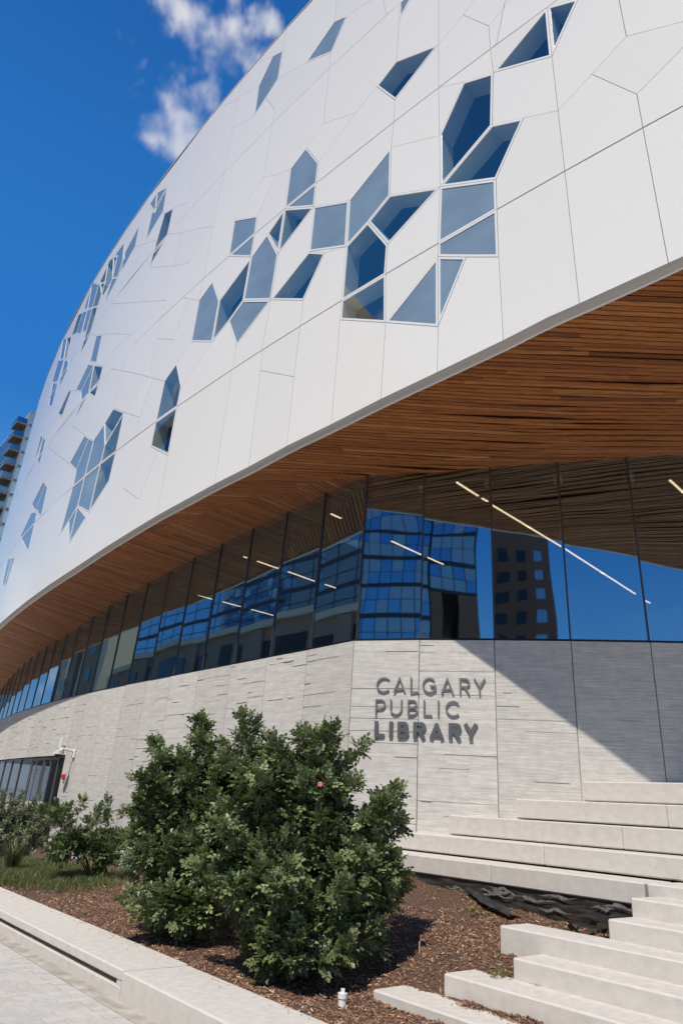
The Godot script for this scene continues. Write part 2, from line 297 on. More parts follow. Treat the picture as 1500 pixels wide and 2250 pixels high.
# ------------------------------------------------------------------ mesh builder
class MB:
	var v := PackedVector3Array()
	var n := PackedVector3Array()
	var t := PackedVector2Array()
	var c := PackedColorArray()
	var use_uv := false
	var tint := Color.WHITE
	var use_c := false
	func tri(a: Vector3, b: Vector3, d: Vector3, na: Vector3, nb := Vector3.ZERO, nd := Vector3.ZERO, ua := Vector2.ZERO, ub := Vector2.ZERO, ud := Vector2.ZERO) -> void:
		if nb == Vector3.ZERO:
			nb = na
			nd = na
		var flip := (d - a).cross(b - a).dot(na + nb + nd) < 0.0
		v.push_back(a)
		v.push_back(d if flip else b)
		v.push_back(b if flip else d)
		n.push_back(na)
		n.push_back(nd if flip else nb)
		n.push_back(nb if flip else nd)
		if use_uv:
			t.push_back(ua)
			t.push_back(ud if flip else ub)
			t.push_back(ub if flip else ud)
		if use_c:
			for i in 3:
				c.push_back(tint)
	func quad(a: Vector3, b: Vector3, d: Vector3, e: Vector3, hint: Vector3) -> void:
		var m := (b - a).cross(e - a)
		if m.length_squared() < 1e-14:
			m = (d - b).cross(e - b)
		m = m.normalized()
		if m.dot(hint) < 0.0:
			m = -m
		tri(a, b, d, m)
		tri(a, d, e, m)
	func quad_uv(a: Vector3, b: Vector3, d: Vector3, e: Vector3, hint: Vector3, ua: Vector2, ub: Vector2, ud: Vector2, ue: Vector2) -> void:
		var m := (b - a).cross(e - a).normalized()
		if m.dot(hint) < 0.0:
			m = -m
		tri(a, b, d, m, m, m, ua, ub, ud)
		tri(a, d, e, m, m, m, ua, ud, ue)
	# a box from its centre, three half-axes
	func box(o: Vector3, x: Vector3, y: Vector3, z: Vector3) -> void:
		for s in [-1.0, 1.0]:
			quad(o + s * x - y - z, o + s * x + y - z, o + s * x + y + z, o + s * x - y + z, s * x)
			quad(o + s * y - x - z, o + s * y + x - z, o + s * y + x + z, o + s * y - x + z, s * y)
			quad(o + s * z - x - y, o + s * z + x - y, o + s * z + x + y, o + s * z - x + y, s * z)
	# a box with chamfered edges
	func cbox(o: Vector3, x: Vector3, y: Vector3, z: Vector3, r: float) -> void:
		var ax := [x, y, z]
		var L := [x.length(), y.length(), z.length()]
		var U := [x / L[0], y / L[1], z / L[2]]
		for k in 3:
			var a: int = (k + 1) % 3
			var b: int = (k + 2) % 3
			for s in [-1.0, 1.0]:
				var f: Vector3 = o + s * ax[k]
				var p: Vector3 = U[a] * (L[a] - r)
				var q: Vector3 = U[b] * (L[b] - r)
				quad(f - p - q, f + p - q, f + p + q, f - p + q, s * ax[k])
				for s2 in [-1.0, 1.0]:
					# edge between face k(s) and face a(s2)
					var e1: Vector3 = o + s * ax[k] + s2 * U[a] * (L[a] - r)
					var e2: Vector3 = o + s * U[k] * (L[k] - r) + s2 * ax[a]
					quad(e1 - q, e1 + q, e2 + q, e2 - q, s * U[k] + s2 * U[a])
		for i in [-1.0, 1.0]:
			for j in [-1.0, 1.0]:
				for k in [-1.0, 1.0]:
					var m: Vector3 = i * U[0] + j * U[1] + k * U[2]
					var p0: Vector3 = o + i * ax[0] + j * U[1] * (L[1] - r) + k * U[2] * (L[2] - r)
					var p1: Vector3 = o + i * U[0] * (L[0] - r) + j * ax[1] + k * U[2] * (L[2] - r)
					var p2: Vector3 = o + i * U[0] * (L[0] - r) + j * U[1] * (L[1] - r) + k * ax[2]
					tri(p0, p1, p2, m.normalized())
	func tube(a: Vector3, b: Vector3, ra: float, rb: float, sides := 8, caps := true) -> void:
		var d := (b - a).normalized()
		var x := d.cross(Vector3.UP if absf(d.y) < 0.9 else Vector3.RIGHT).normalized()
		var y := d.cross(x)
		for i in sides:
			var t0 := TAU * i / sides
			var t1 := TAU * (i + 1) / sides
			var d0 := x * cos(t0) + y * sin(t0)
			var d1 := x * cos(t1) + y * sin(t1)
			tri(a + d0 * ra, a + d1 * ra, b + d1 * rb, d0, d1, d1)
			tri(a + d0 * ra, b + d1 * rb, b + d0 * rb, d0, d1, d0)
			if caps:
				tri(a, a + d0 * ra, a + d1 * ra, -d)
				tri(b, b + d0 * rb, b + d1 * rb, d)
	func ball(o: Vector3, r: Vector3, seg := 10) -> void:
		for i in seg:
			for j in seg * 2:
				var q := []
				for w in [[i, j], [i + 1, j], [i + 1, j + 1], [i, j + 1]]:
					var th: float = PI * w[0] / seg
					var ph: float = PI * w[1] / seg
					q.append(Vector3(sin(th) * cos(ph), cos(th), sin(th) * sin(ph)))
				tri(o + q[0] * r, o + q[1] * r, o + q[2] * r, q[0], q[1], q[2])
				tri(o + q[0] * r, o + q[2] * r, o + q[3] * r, q[0], q[2], q[3])
	func add_to(m: ArrayMesh, mat: Material) -> void:
		if v.is_empty():
			return
		var arr := []
		arr.resize(Mesh.ARRAY_MAX)
		arr[Mesh.ARRAY_VERTEX] = v
		arr[Mesh.ARRAY_NORMAL] = n
		if use_uv:
			arr[Mesh.ARRAY_TEX_UV] = t
		if use_c:
			arr[Mesh.ARRAY_COLOR] = c
		m.add_surface_from_arrays(Mesh.PRIMITIVE_TRIANGLES, arr)
		m.surface_set_material(m.get_surface_count() - 1, mat)
	func mesh(mat: Material) -> ArrayMesh:
		var m := ArrayMesh.new()
		add_to(m, mat)
		return m

# ------------------------------------------------------------------ object helpers
func put(called: String, m: Mesh, parent: Node) -> MeshInstance3D:
	var o := MeshInstance3D.new()
	o.name = called
	o.mesh = m
	parent.add_child(o, true)
	return o

var taken := {}
func numbered(called: String) -> String:
	taken[called] = taken.get(called, 0) + 1
	return called if taken[called] == 1 else "%s_%03d" % [called, taken[called] - 1]

func thing(called: String, label: String, category: String, at := Vector3.ZERO, group := "") -> Node3D:
	var o := Node3D.new()
	o.name = numbered(called)
	add_child(o)
	o.position = at
	tag(o, label, category, group)
	return o

func tag(o: Node, label: String, category: String, group := "") -> void:
	o.set_meta("label", label)
	o.set_meta("category", category)
	if group:
		o.set_meta("group", group)

func part(called: String, parent: Node) -> Node3D:
	var o := Node3D.new()
	o.name = called
	parent.add_child(o, true)
	return o

func structure(called: String, m: Mesh) -> MeshInstance3D:
	var o := put(called, m, self)
	o.set_meta("kind", "structure")
	return o

# ------------------------------------------------------------------ materials
func lin(r: float, g: float, b: float) -> Color:
	return Color(r, g, b).linear_to_srgb()

func mat(called: String, col: Color, rough := 0.7, metal := 0.0, spec := 0.5) -> StandardMaterial3D:
	var m := StandardMaterial3D.new()
	m.resource_name = called
	m.albedo_color = col
	m.roughness = rough
	m.metallic = metal
	m.metallic_specular = spec
	mats[called] = m
	return m

func noise_tex(size: int, freq: float, octaves: int, lo: Color, hi: Color, sd: int, normal := false, strength := 4.0, kind := FastNoiseLite.TYPE_SIMPLEX_SMOOTH) -> ImageTexture:
	var f := FastNoiseLite.new()
	f.seed = sd
	f.noise_type = kind
	f.frequency = freq
	f.fractal_octaves = octaves
	f.fractal_gain = 0.55
	var im := f.get_seamless_image(size, size, false, false, 0.15)
	im.convert(Image.FORMAT_RGB8)
	if normal:
		im.bump_map_to_normal_map(strength)
	else:
		for y in size:
			for x in size:
				im.set_pixel(x, y, lo.lerp(hi, im.get_pixel(x, y).r))
	return ImageTexture.create_from_image(im)

func triplanar(m: StandardMaterial3D, tex: Texture2D, scale: Vector3, world := true) -> void:
	m.albedo_texture = tex
	m.uv1_triplanar = true
	m.uv1_world_triplanar = world
	m.uv1_scale = scale

# concrete: pale cement with fine grain, blotches and pinholes
func concrete_tex(size: int, sd: int, streak: bool) -> ImageTexture:
	var im := Image.create(size, size, false, Image.FORMAT_RGB8)
	var f := FastNoiseLite.new()
	f.seed = sd
	f.frequency = 0.02
	f.fractal_octaves = 5
	var a := f.get_seamless_image(size, size)
	f.seed = sd + 1
	f.frequency = 0.16
	f.fractal_octaves = 2
	var b := f.get_seamless_image(size, size)
	f.seed = sd + 2
	f.frequency = 0.055
	f.fractal_octaves = 3
	var w := f.get_seamless_image(size, size)
	var r := RandomNumberGenerator.new()
	r.seed = sd
	for y in size:
		for x in size:
			var g := 0.87 + 0.09 * a.get_pixel(x, y).r + 0.07 * (b.get_pixel(x, y).r - 0.5) + r.randf_range(-0.02, 0.02)
			if streak:
				# the grain of the boards: noise stretched along x
				var k := w.get_pixel((x / 6) % size, (y * 3) % size).r
				var k2 := w.get_pixel((x / 14 + 77) % size, (y * 5 + 31) % size).r
				g += 0.17 * (k - 0.5) + 0.13 * (k2 - 0.5)
				if k2 < 0.3:
					g -= 0.07
			g = clampf(g, 0.25, 1.0)
			im.set_pixel(x, y, Color(g, g * 0.99, g * 0.975))
	if not streak:
		for i in size / 5:
			var px := r.randi_range(1, size - 3)
			var py := r.randi_range(1, size - 3)
			var dark := r.randf_range(0.35, 0.7)
			im.set_pixel(px, py, Color(dark, dark, dark))
			if r.randf() < 0.4:
				im.set_pixel(px + 1, py, Color(dark, dark, dark))
				im.set_pixel(px, py + 1, Color(dark, dark, dark))
	return ImageTexture.create_from_image(im)

func wood_tex() -> ImageTexture:
	var w := 512
	var h := 128
	var im := Image.create(w, h, false, Image.FORMAT_RGB8)
	var f := FastNoiseLite.new()
	f.seed = 5
	f.frequency = 0.03
	f.fractal_octaves = 4
	for y in h:
		for x in w:
			var k := f.get_noise_2d(x * 0.22, y * 3.2) * 0.5 + 0.5
			var k2 := f.get_noise_2d(x * 0.6 + 900.0, y * 9.0) * 0.5 + 0.5
			var g := clampf(0.62 + 0.34 * k + 0.2 * (k2 - 0.5), 0.35, 1.0)
			im.set_pixel(x, y, Color(g, g * 0.97, g * 0.92))
	return ImageTexture.create_from_image(im)

func coated_glass(called: String, col: Color, share: float, wave: float, wscale: float) -> StandardMaterial3D:
	# solar-control glass: a thin metal coat mirrors part of the light, the rest passes
	var m := mat(called, Color(col.r, col.g, col.b, share), 0.02, 1.0)
	m.transparency = BaseMaterial3D.TRANSPARENCY_ALPHA
	var im := Image.create(4, 4, false, Image.FORMAT_RGB8)
	im.fill(Color.WHITE)
	m.albedo_texture = ImageTexture.create_from_image(im)
	if wave > 0.0:
		m.normal_enabled = true
		m.normal_texture = noise_tex(128, 0.02, 1, Color.BLACK, Color.WHITE, 41, true, 3.0)
		m.normal_scale = wave
		m.uv1_triplanar = true
		m.uv1_world_triplanar = true
		m.uv1_scale = Vector3.ONE * wscale
	return m

func make_materials() -> void:
	var m: StandardMaterial3D
	var fine := noise_tex(256, 0.09, 3, Color(0.97, 0.97, 0.97), Color(1, 1, 1), 3)
	for i in 3:
		m = mat("white_panel_%d" % i, lin([0.77, 0.755, 0.778][i], [0.765, 0.75, 0.773][i], [0.742, 0.728, 0.752][i]), 0.17, 0.0, 0.42)
		triplanar(m, fine, Vector3.ONE * 0.7)
	mat("joint", lin(0.05, 0.048, 0.045), 0.8)
	mat("floor_joint", lin(0.16, 0.14, 0.12), 0.5, 0.3)
	mat("window_frame", lin(0.72, 0.73, 0.74), 0.35)
	m = mat("fritted_glass", lin(0.22, 0.31, 0.41), 0.1, 0.0, 0.5)
	triplanar(m, noise_tex(256, 0.012, 3, Color(0.86, 0.87, 0.88), Color(1, 1, 1), 8), Vector3.ONE * 0.35)
	coated_glass("clear_glass", lin(0.85, 0.82, 0.74), 0.40, 0.0, 1.0)
	coated_glass("band_glass", lin(0.56, 0.80, 0.98), 0.54, 0.035, 0.22)
	coated_glass("door_glass", lin(0.7, 0.8, 0.85), 0.12, 0.0, 1.0)
	mat("reveal", lin(0.50, 0.60, 0.58), 0.8)
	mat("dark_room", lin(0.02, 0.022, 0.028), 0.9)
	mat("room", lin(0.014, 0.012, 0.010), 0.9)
	mat("dark_metal", lin(0.012, 0.011, 0.011), 0.4, 0.4)
	mat("mullion", lin(0.10, 0.085, 0.08), 0.35, 0.6)
	mat("edge_metal", lin(0.5, 0.47, 0.43), 0.5, 0.1)
	mat("edge_white", lin(0.75, 0.75, 0.74), 0.4)
	var wt := wood_tex()
	var browns := [[0.60, 0.225, 0.055], [0.68, 0.28, 0.078], [0.50, 0.175, 0.04], [0.40, 0.13, 0.03], [0.76, 0.35, 0.11], [0.54, 0.195, 0.046], [0.30, 0.10, 0.028]]
	for i in browns.size():
		m = mat("plank_%d" % i, lin(browns[i][0], browns[i][1], browns[i][2]), 0.5)
		m.albedo_texture = wt
	mat("plank_gap", lin(0.03, 0.016, 0.008), 0.9)
	for i in 3:
		m = mat("wall_concrete_%d" % i, lin([0.66, 0.64, 0.68][i], [0.655, 0.635, 0.675][i], [0.64, 0.62, 0.66][i]), 0.85)
		triplanar(m, concrete_tex(512, 20 + i, true), Vector3.ONE * 0.45)
	m = mat("cast_concrete", lin(0.66, 0.645, 0.622), 0.85)
	triplanar(m, concrete_tex(512, 31, false), Vector3.ONE * 0.8)
	m = mat("curb_concrete", lin(0.66, 0.643, 0.618), 0.85)
	triplanar(m, concrete_tex(512, 33, false), Vector3.ONE * 0.9)
	var pt := concrete_tex(256, 35, false)
	for i in 4:
		m = mat("brick_%d" % i, lin([0.56, 0.53, 0.59, 0.55][i], [0.555, 0.525, 0.585, 0.56][i], [0.54, 0.515, 0.575, 0.56][i]), 0.85)
		triplanar(m, pt, Vector3.ONE * 1.7)
	mat("sand_joint", lin(0.36, 0.345, 0.32), 0.95)
	m = mat("street", lin(0.52, 0.485, 0.43), 0.95)
	triplanar(m, noise_tex(256, 0.05, 4, Color(0.7, 0.7, 0.7), Color(1, 1, 1), 9), Vector3.ONE * 0.3)
	mat("letter_steel", lin(0.20, 0.205, 0.21), 0.42, 0.75)
	mat("letter_light", lin(0.30, 0.295, 0.285), 0.4, 0.7)
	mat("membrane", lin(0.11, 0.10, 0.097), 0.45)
	m = mats["membrane"]
	triplanar(m, noise_tex(256, 0.03, 4, Color(0.2, 0.2, 0.2), Color(1.0, 0.98, 0.96), 13), Vector3(0.5, 2.6, 0.5))
	m = mat("membrane_worn", lin(0.46, 0.44, 0.42), 0.7)
	triplanar(m, noise_tex(256, 0.06, 4, Color(0.3, 0.3, 0.3), Color(1, 1, 1), 14), Vector3(1.2, 4.0, 1.2))
	m = mat("soil", lin(0.20, 0.115, 0.075), 0.95)
	triplanar(m, noise_tex(512, 0.06, 5, Color(0.35, 0.35, 0.35), Color(1, 1, 1), 15), Vector3.ONE * 0.9)
	m = mat("chip", Color.WHITE, 0.9)
	m.vertex_color_use_as_albedo = true
	m = mat("leaf", Color.WHITE, 0.42, 0.0, 0.45)
	m.vertex_color_use_as_albedo = true
	m.backlight_enabled = true
	m.backlight = lin(0.28, 0.34, 0.12)
	mat("stem", lin(0.10, 0.06, 0.035), 0.9)
	mat("white_plastic", lin(0.78, 0.78, 0.77), 0.35)
	mat("white_paint", lin(0.74, 0.74, 0.73), 0.4)
	mat("black_plastic", lin(0.02, 0.02, 0.02), 0.5)
	mat("red_plastic", lin(0.55, 0.035, 0.015), 0.35)
	mat("steel", lin(0.45, 0.44, 0.43), 0.3, 0.9)
	mat("door_metal", lin(0.20, 0.17, 0.16), 0.35, 0.7)
	mat("pink_petal", lin(0.65, 0.22, 0.26), 0.6)
	mat("wood_stake", lin(0.45, 0.34, 0.22), 0.85)
	mat("tower_glass", lin(0.16, 0.27, 0.36), 0.05, 1.0)
	mat("tower_glass_pale", lin(0.42, 0.55, 0.58), 0.12, 0.6)
	mat("tower_wall", lin(0.22, 0.25, 0.28), 0.6)
	mat("balcony_slab", lin(0.15, 0.12, 0.11), 0.8)
	mat("city_glass", lin(0.34, 0.50, 0.62), 0.03, 0.9)
	mat("city_glass_pale", lin(0.46, 0.56, 0.56), 0.06, 0.45)
	mat("city_frame", lin(0.05, 0.05, 0.055), 0.6)
	mat("city_stone", lin(0.32, 0.225, 0.15), 0.85)
	mat("city_brick", lin(0.26, 0.14, 0.085), 0.9)
	mat("city_cream", lin(0.62, 0.54, 0.38), 0.85)
	mat("city_window", lin(0.03, 0.03, 0.03), 0.15, 0.0)
	m = mat("lamp_glow", lin(1.0, 0.86, 0.66), 0.5)
	m.emission_enabled = true
	m.emission = Color(1.0, 0.9, 0.74)
	m.emission_energy_multiplier = 1.6

# ------------------------------------------------------------------ the facade's plan curve
func plan_curve() -> void:
	# heading turns towards the building as the wall runs away from the plaza
	var fwd := []
	var a := deg_to_rad(CURVE[2])
	var q := Vector3(CURVE[0], 0, CURVE[1])
	var u := 0.0
	fwd.append([q, a])
	while u < 75.0:
		a += deg_to_rad((CURVE[3] + CURVE[4] * u + CURVE[5] * u * u) * FSTEP)
		q += FSTEP * Vector3(-sin(a), 0, -cos(a))
		u += FSTEP
		fwd.append([q, a])
	var back := []
	a = deg_to_rad(CURVE[2])
	q = Vector3(CURVE[0], 0, CURVE[1])
	for i in 160:
		q -= FSTEP * Vector3(-sin(a), 0, -cos(a))
		a -= deg_to_rad(CURVE[3] * FSTEP)
		back.push_front([q, a])
	for e in back + fwd:
		fac_pts.push_back(e[0])
		fac_nrm.push_back(Vector3(-cos(e[1]), 0, sin(e[1])))

func fac(u: float) -> Vector3:
	var k := clampf((u - FU0) / FSTEP, 0.0, fac_pts.size() - 1.001)
	var i := int(k)
	return fac_pts[i].lerp(fac_pts[i + 1], k - i)

func fnr(u: float) -> Vector3:
	var k := clampf((u - FU0) / FSTEP, 0.0, fac_pts.size() - 1.001)
	return fac_nrm[int(k)]

func interp(x: float, xs: Array, ys: Array) -> float:
	if x <= xs[0]:
		return ys[0]
	for i in range(1, xs.size()):
		if x <= xs[i]:
			return lerpf(ys[i - 1], ys[i], (x - xs[i - 1]) / (xs[i] - xs[i - 1]))
	return ys[-1]

func bot(u: float) -> float:
	if u < BOT_U[0]:
		return BOT_V[0] + (BOT_U[0] - u) * 0.03
	if u > BOT_U[-1]:
		return BOT_V[-1] - (u - BOT_U[-1]) * 0.035
	return interp(u, BOT_U, BOT_V)

# the concrete wall under the facade: set back along the street, then turning in at the corner
func wall_left(u: float) -> Vector3:
	return fac(u) - fnr(u) * interp(u, [8.4, 10.0, 11.5, 13.0, 16.0], [1.45, 1.58, 1.66, 1.73, 1.79])

const WALL_RIGHT := [Vector3(0.36, 0, -11.865), Vector3(1.45, 0, -11.48), Vector3(2.63, 0, -11.16), Vector3(3.79, 0, -10.87), Vector3(4.95, 0, -10.62), Vector3(6.13, 0, -10.38), Vector3(7.31, 0, -10.15), Vector3(8.49, 0, -9.93), Vector3(9.67, 0, -9.72), Vector3(10.85, 0, -9.52), Vector3(12.05, 0, -9.33)]
const JOINT_U := [10.0, 11.3, 12.65, 14.0, 15.35, 16.65, 17.95, 19.3, 20.65, 22.0, 23.35, 24.7, 26.05, 27.4, 28.8, 30.2, 31.6, 33.0, 34.5, 36.0, 38.0, 40.0, 42.0]

func wall_stations() -> Array:
	# plan points of the panel joints, from the right end of the wall to the far left
	var w := []
	for i in range(WALL_RIGHT.size() - 1, -1, -1):
		w.append(WALL_RIGHT[i])
	for u in JOINT_U:
		w.append(wall_left(u))
	return w

func soffit_y(u: float, d: float) -> float:
	return bot(u) - 0.03 - interp(u, [4.0, 8.0, 10.0, 15.7, 20.0, 24.0, 30.0], [0.16, 0.16, 0.03, 0.03, 0.1, 0.33, 0.28]) * clampf(d / 1.75, 0.0, 1.2)

func nearest_u(q: Vector3) -> Vector2:
	# (u, distance behind the facade) of a plan point
	var lo := 0
	var best := 1e9
	for i in range(0, fac_pts.size(), 8):
		var d := fac_pts[i].distance_squared_to(q)
		if d < best:
			best = d
			lo = i
	var at := lo
	for i in range(maxi(lo - 8, 0), mini(lo + 9, fac_pts.size())):
		var d := fac_pts[i].distance_squared_to(q)
		if d < best:
			best = d
			at = i
	return Vector2(FU0 + at * FSTEP, -(q - fac_pts[at]).dot(fac_nrm[at]))

func soffit_at(q: Vector3) -> float:
	var k := nearest_u(Vector3(q.x, 0, q.z))
	return soffit_y(k.x, maxf(k.y, 0.0))

# ------------------------------------------------------------------ polygons on the facade
func as_poly(a: Array) -> PackedVector2Array:
	var p := PackedVector2Array()
	for i in range(0, a.size(), 2):
		p.push_back(Vector2(a[i], a[i + 1]))
	return p

func area(p: PackedVector2Array) -> float:
	var s := 0.0
	for i in p.size():
		s += p[i - 1].cross(p[i])
	return s / 2.0

func inset(p: PackedVector2Array, ds: Array) -> PackedVector2Array:
	var n := p.size()
	var r := PackedVector2Array()
	for i in n:
		var a := p[(i + n - 1) % n]
		var b := p[i]
		var c := p[(i + 1) % n]
		var d0 := (b - a).normalized()
		var d1 := (c - b).normalized()
		var o0: Vector2 = a + Vector2(-d0.y, d0.x) * ds[(i + n - 1) % n]
		var o1: Vector2 = b + Vector2(-d1.y, d1.x) * ds[i]
		var x: Variant = Geometry2D.line_intersects_line(o0, d0, o1, d1)
		if x == null or absf(d0.cross(d1)) < 0.02:
			r.push_back(b + Vector2(-d1.y, d1.x) * ds[i])
		else:
			r.push_back(x)
	var bad := area(r) < 0.12 * area(p)
	for i in n:
		if (r[(i + 1) % n] - r[i]).dot(p[(i + 1) % n] - p[i]) < 0.0:
			bad = true
	if bad:
		var mid := Vector2.ZERO
		for q in p:
			mid += q / n
		for i in n:
			r[i] = p[i].lerp(mid, 0.22)
	return r

func on_facade(q: Vector2, o: float) -> Vector3:
	var b := fac(q.x) + fnr(q.x) * o
	return Vector3(b.x, q.y, b.z)

func face_fill(b: MB, p: PackedVector2Array, o: float) -> void:
	var idx := Geometry2D.triangulate_polygon(p)
	for i in range(0, idx.size(), 3):
		var q := [p[idx[i]], p[idx[i + 1]], p[idx[i + 2]]]
		b.tri(on_facade(q[0], o), on_facade(q[1], o), on_facade(q[2], o), fnr(q[0].x), fnr(q[1].x), fnr(q[2].x))

func face_ring(b: MB, p: PackedVector2Array, po: float, r: PackedVector2Array, ro: float, hint_in: bool) -> void:
	# the band between two outlines; hint_in: it faces the outline's middle, else the street
	var n := p.size()
	var mid := Vector2.ZERO
	for q in p:
		mid += q / n
	for i in n:
		var j := (i + 1) % n
		var a0 := on_facade(p[i], po)
		var a1 := on_facade(p[j], po)
		var b1 := on_facade(r[j], ro)
		var b0 := on_facade(r[i], ro)
		var hint := fnr(p[i].x)
		if hint_in:
			var e := (p[j] - p[i])
			var w := Vector2(-e.y, e.x)
			var t := (fac(p[i].x + 0.05) - fac(p[i].x)).normalized()
			hint = t * w.x + Vector3.UP * w.y
		b.quad(a0, a1, b1, b0, hint)

func build_facade(lib: Node3D) -> void:
	var k := 0
	for a in PANELS:
		var p := as_poly(a)
		if area(p) < 0.0:
			p.reverse()
		var ds := []
		for i in p.size():
			var j := (i + 1) % p.size()
			var g := 0.0045
			if p[i].x > 24.0:
				g = 0.006
			for h in FLOORS:
				if absf(p[i].y - h) < 0.012 and absf(p[j].y - h) < 0.012:
					g = 0.013 if h < 15.0 else 0.008
			ds.append(g)
		var r := inset(p, ds)
		var front := MB.new()
		face_fill(front, r, 0.0)
		face_ring(front, r, 0.0, r, -0.03, false)
		var seal := MB.new()
		face_ring(seal, p, -0.03, r, -0.03, false)
		var m := front.mesh(mats["white_panel_%d" % [0, 0, 1, 0, 2][k % 5]])
		seal.add_to(m, mats["joint"])
		put("facade_panel", m, lib)
		k += 1
	for w in WINDOWS:
		var p := as_poly(w[1])
		if area(p) < 0.0:
			p.reverse()
		var n := p.size()
		var o := part("window", lib)
		var e := []
		var f := []
		for i in n:
			e.append(0.006)
			f.append(0.038 if p[0].x < 17.0 else 0.03)
		var outer := inset(p, e)
		var inner := inset(outer, f)
		var fr := MB.new()
		face_ring(fr, outer, 0.004, inner, 0.004, false)
		face_ring(fr, inner, 0.004, inner, -0.008, true)
		face_ring(fr, outer, 0.004, outer, -0.03, false)
		face_ring(fr, p, -0.03, outer, -0.03, false)
		put("frame", fr.mesh(mats["window_frame"]), o)
		var gl := MB.new()
		face_fill(gl, inner, -0.007)
		if w[0] == "l":
			put("fritted_pane", gl.mesh(mats["fritted_glass"]), o)
		else:
			put("pane", gl.mesh(mats["clear_glass"]), o)
			var rv := MB.new()
			face_ring(rv, inner, -0.009, inner, -0.36, true)
			var bk := MB.new()
			var deep := inset(inner, e)
			face_ring(bk, inner, -0.362, deep, -1.6, true)
			face_fill(bk, deep, -1.6)
			var m := rv.mesh(mats["reveal"])
			bk.add_to(m, mats["dark_room"])
			put("reveal", m, o)
	# floor trims: a slim dark rail in each floor joint
	for h in FLOORS:
		var b := MB.new()
		var u := -7.0
		while u < 66.0:
			var s := 0.5
			b.quad(on_facade(Vector2(u, h - 0.011), -0.012), on_facade(Vector2(u + s, h - 0.011), -0.012), on_facade(Vector2(u + s, h + 0.011), -0.012), on_facade(Vector2(u, h + 0.011), -0.012), fnr(u))
			u += s
		put("floor_rail", b.mesh(mats["floor_joint"]), lib)
	# bottom edge: a grey metal return and a thin white bead below it
	var g := MB.new()
	var wb := MB.new()
	var u := -7.0
	while u < 60.0:
		var s := 0.4
		var q := []
		for x in [u, u + s]:
			var y := bot(x)
			q.append([on_facade(Vector2(x, y), -0.002), on_facade(Vector2(x, y - 0.045), -0.035), on_facade(Vector2(x, y - 0.05), -0.11), on_facade(Vector2(x, y - 0.075), -0.11), on_facade(Vector2(x, y - 0.078), -0.14), on_facade(Vector2(x, y - 0.02), -0.145)])
		g.quad(q[0][0], q[1][0], q[1][1], q[0][1], fnr(u) - Vector3.UP)
		g.quad(q[0][1], q[1][1], q[1][2], q[0][2], -Vector3.UP)
		wb.quad(q[0][2], q[1][2], q[1][3], q[0][3], fnr(u))
		wb.quad(q[0][3], q[1][3], q[1][4], q[0][4], -Vector3.UP)
		wb.quad(q[0][4], q[1][4], q[1][5], q[0][5], -fnr(u))
		u += s
	put("edge_return", g.mesh(mats["edge_metal"]), lib)
	put("edge_bead", wb.mesh(mats["edge_white"]), lib)
	# roof slab and the hidden back of the building, which close the volume
	var rf := MB.new()
	u = -7.0
	while u < 66.0:
		var a0 := on_facade(Vector2(u, ROOF_Y + 0.0), 0.01)
		var a1 := on_facade(Vector2(u + 1.0, ROOF_Y + 0.0), 0.01)
		rf.quad(a0, a1, a1 + Vector3.UP * 0.06, a0 + Vector3.UP * 0.06, fnr(u))
		rf.quad(a0 + Vector3.UP * 0.06, a1 + Vector3.UP * 0.06, a1 + Vector3.UP * 0.06 - fnr(u + 1.0) * 14.0, a0 + Vector3.UP * 0.06 - fnr(u) * 14.0, Vector3.UP)
		var b0 := fac(u) - fnr(u) * 14.0
		var b1 := fac(u + 1.0) - fnr(u + 1.0) * 14.0
		rf.quad(b0, b1, b1 + Vector3.UP * 22.0, b0 + Vector3.UP * 22.0, -fnr(u))
		u += 1.0
	var e0 := fac(-7.0)
	var e1 := e0 - fnr(-7.0) * 14.0
	rf.quad(e0 + Vector3.UP * bot(-7.0), e1 + Vector3.UP * bot(-7.0), e1 + Vector3.UP * ROOF_Y, e0 + Vector3.UP * ROOF_Y, Vector3(1, 0, 1))
	put("roof", rf.mesh(mats["edge_metal"]), lib)

# ------------------------------------------------------------------ the timber soffit
func clip_rows(zone: PackedVector2Array, dir: Vector2, pitch: float, gap: float, lo: float, hi: float, lmin: float, lmax: float) -> Array:
	# boards laid along dir, cut to random lengths and to the outline of the zone
	var side := Vector2(-dir.y, dir.x)
	var out := []
	var x0 := 1e9
	var x1 := -1e9
	for q in zone:
		x0 = minf(x0, q.dot(dir))
		x1 = maxf(x1, q.dot(dir))
	var k := int(lo / pitch)
	while k * pitch < hi:
		var a := k * pitch + gap / 2.0
		var b := (k + 1) * pitch - gap / 2.0
		var x := x0 - rng.randf() * lmax
		while x < x1:
			var l := rng.randf_range(lmin, lmax)
			var rect := PackedVector2Array([dir * (x + 0.002) + side * a, dir * (x + l) + side * a, dir * (x + l) + side * b, dir * (x + 0.002) + side * b])
			for q in Geometry2D.intersect_polygons(rect, zone):
				if q.size() >= 3 and absf(area(q)) > 0.002:
					out.append(q)
			x += l
		k += 1
	return out

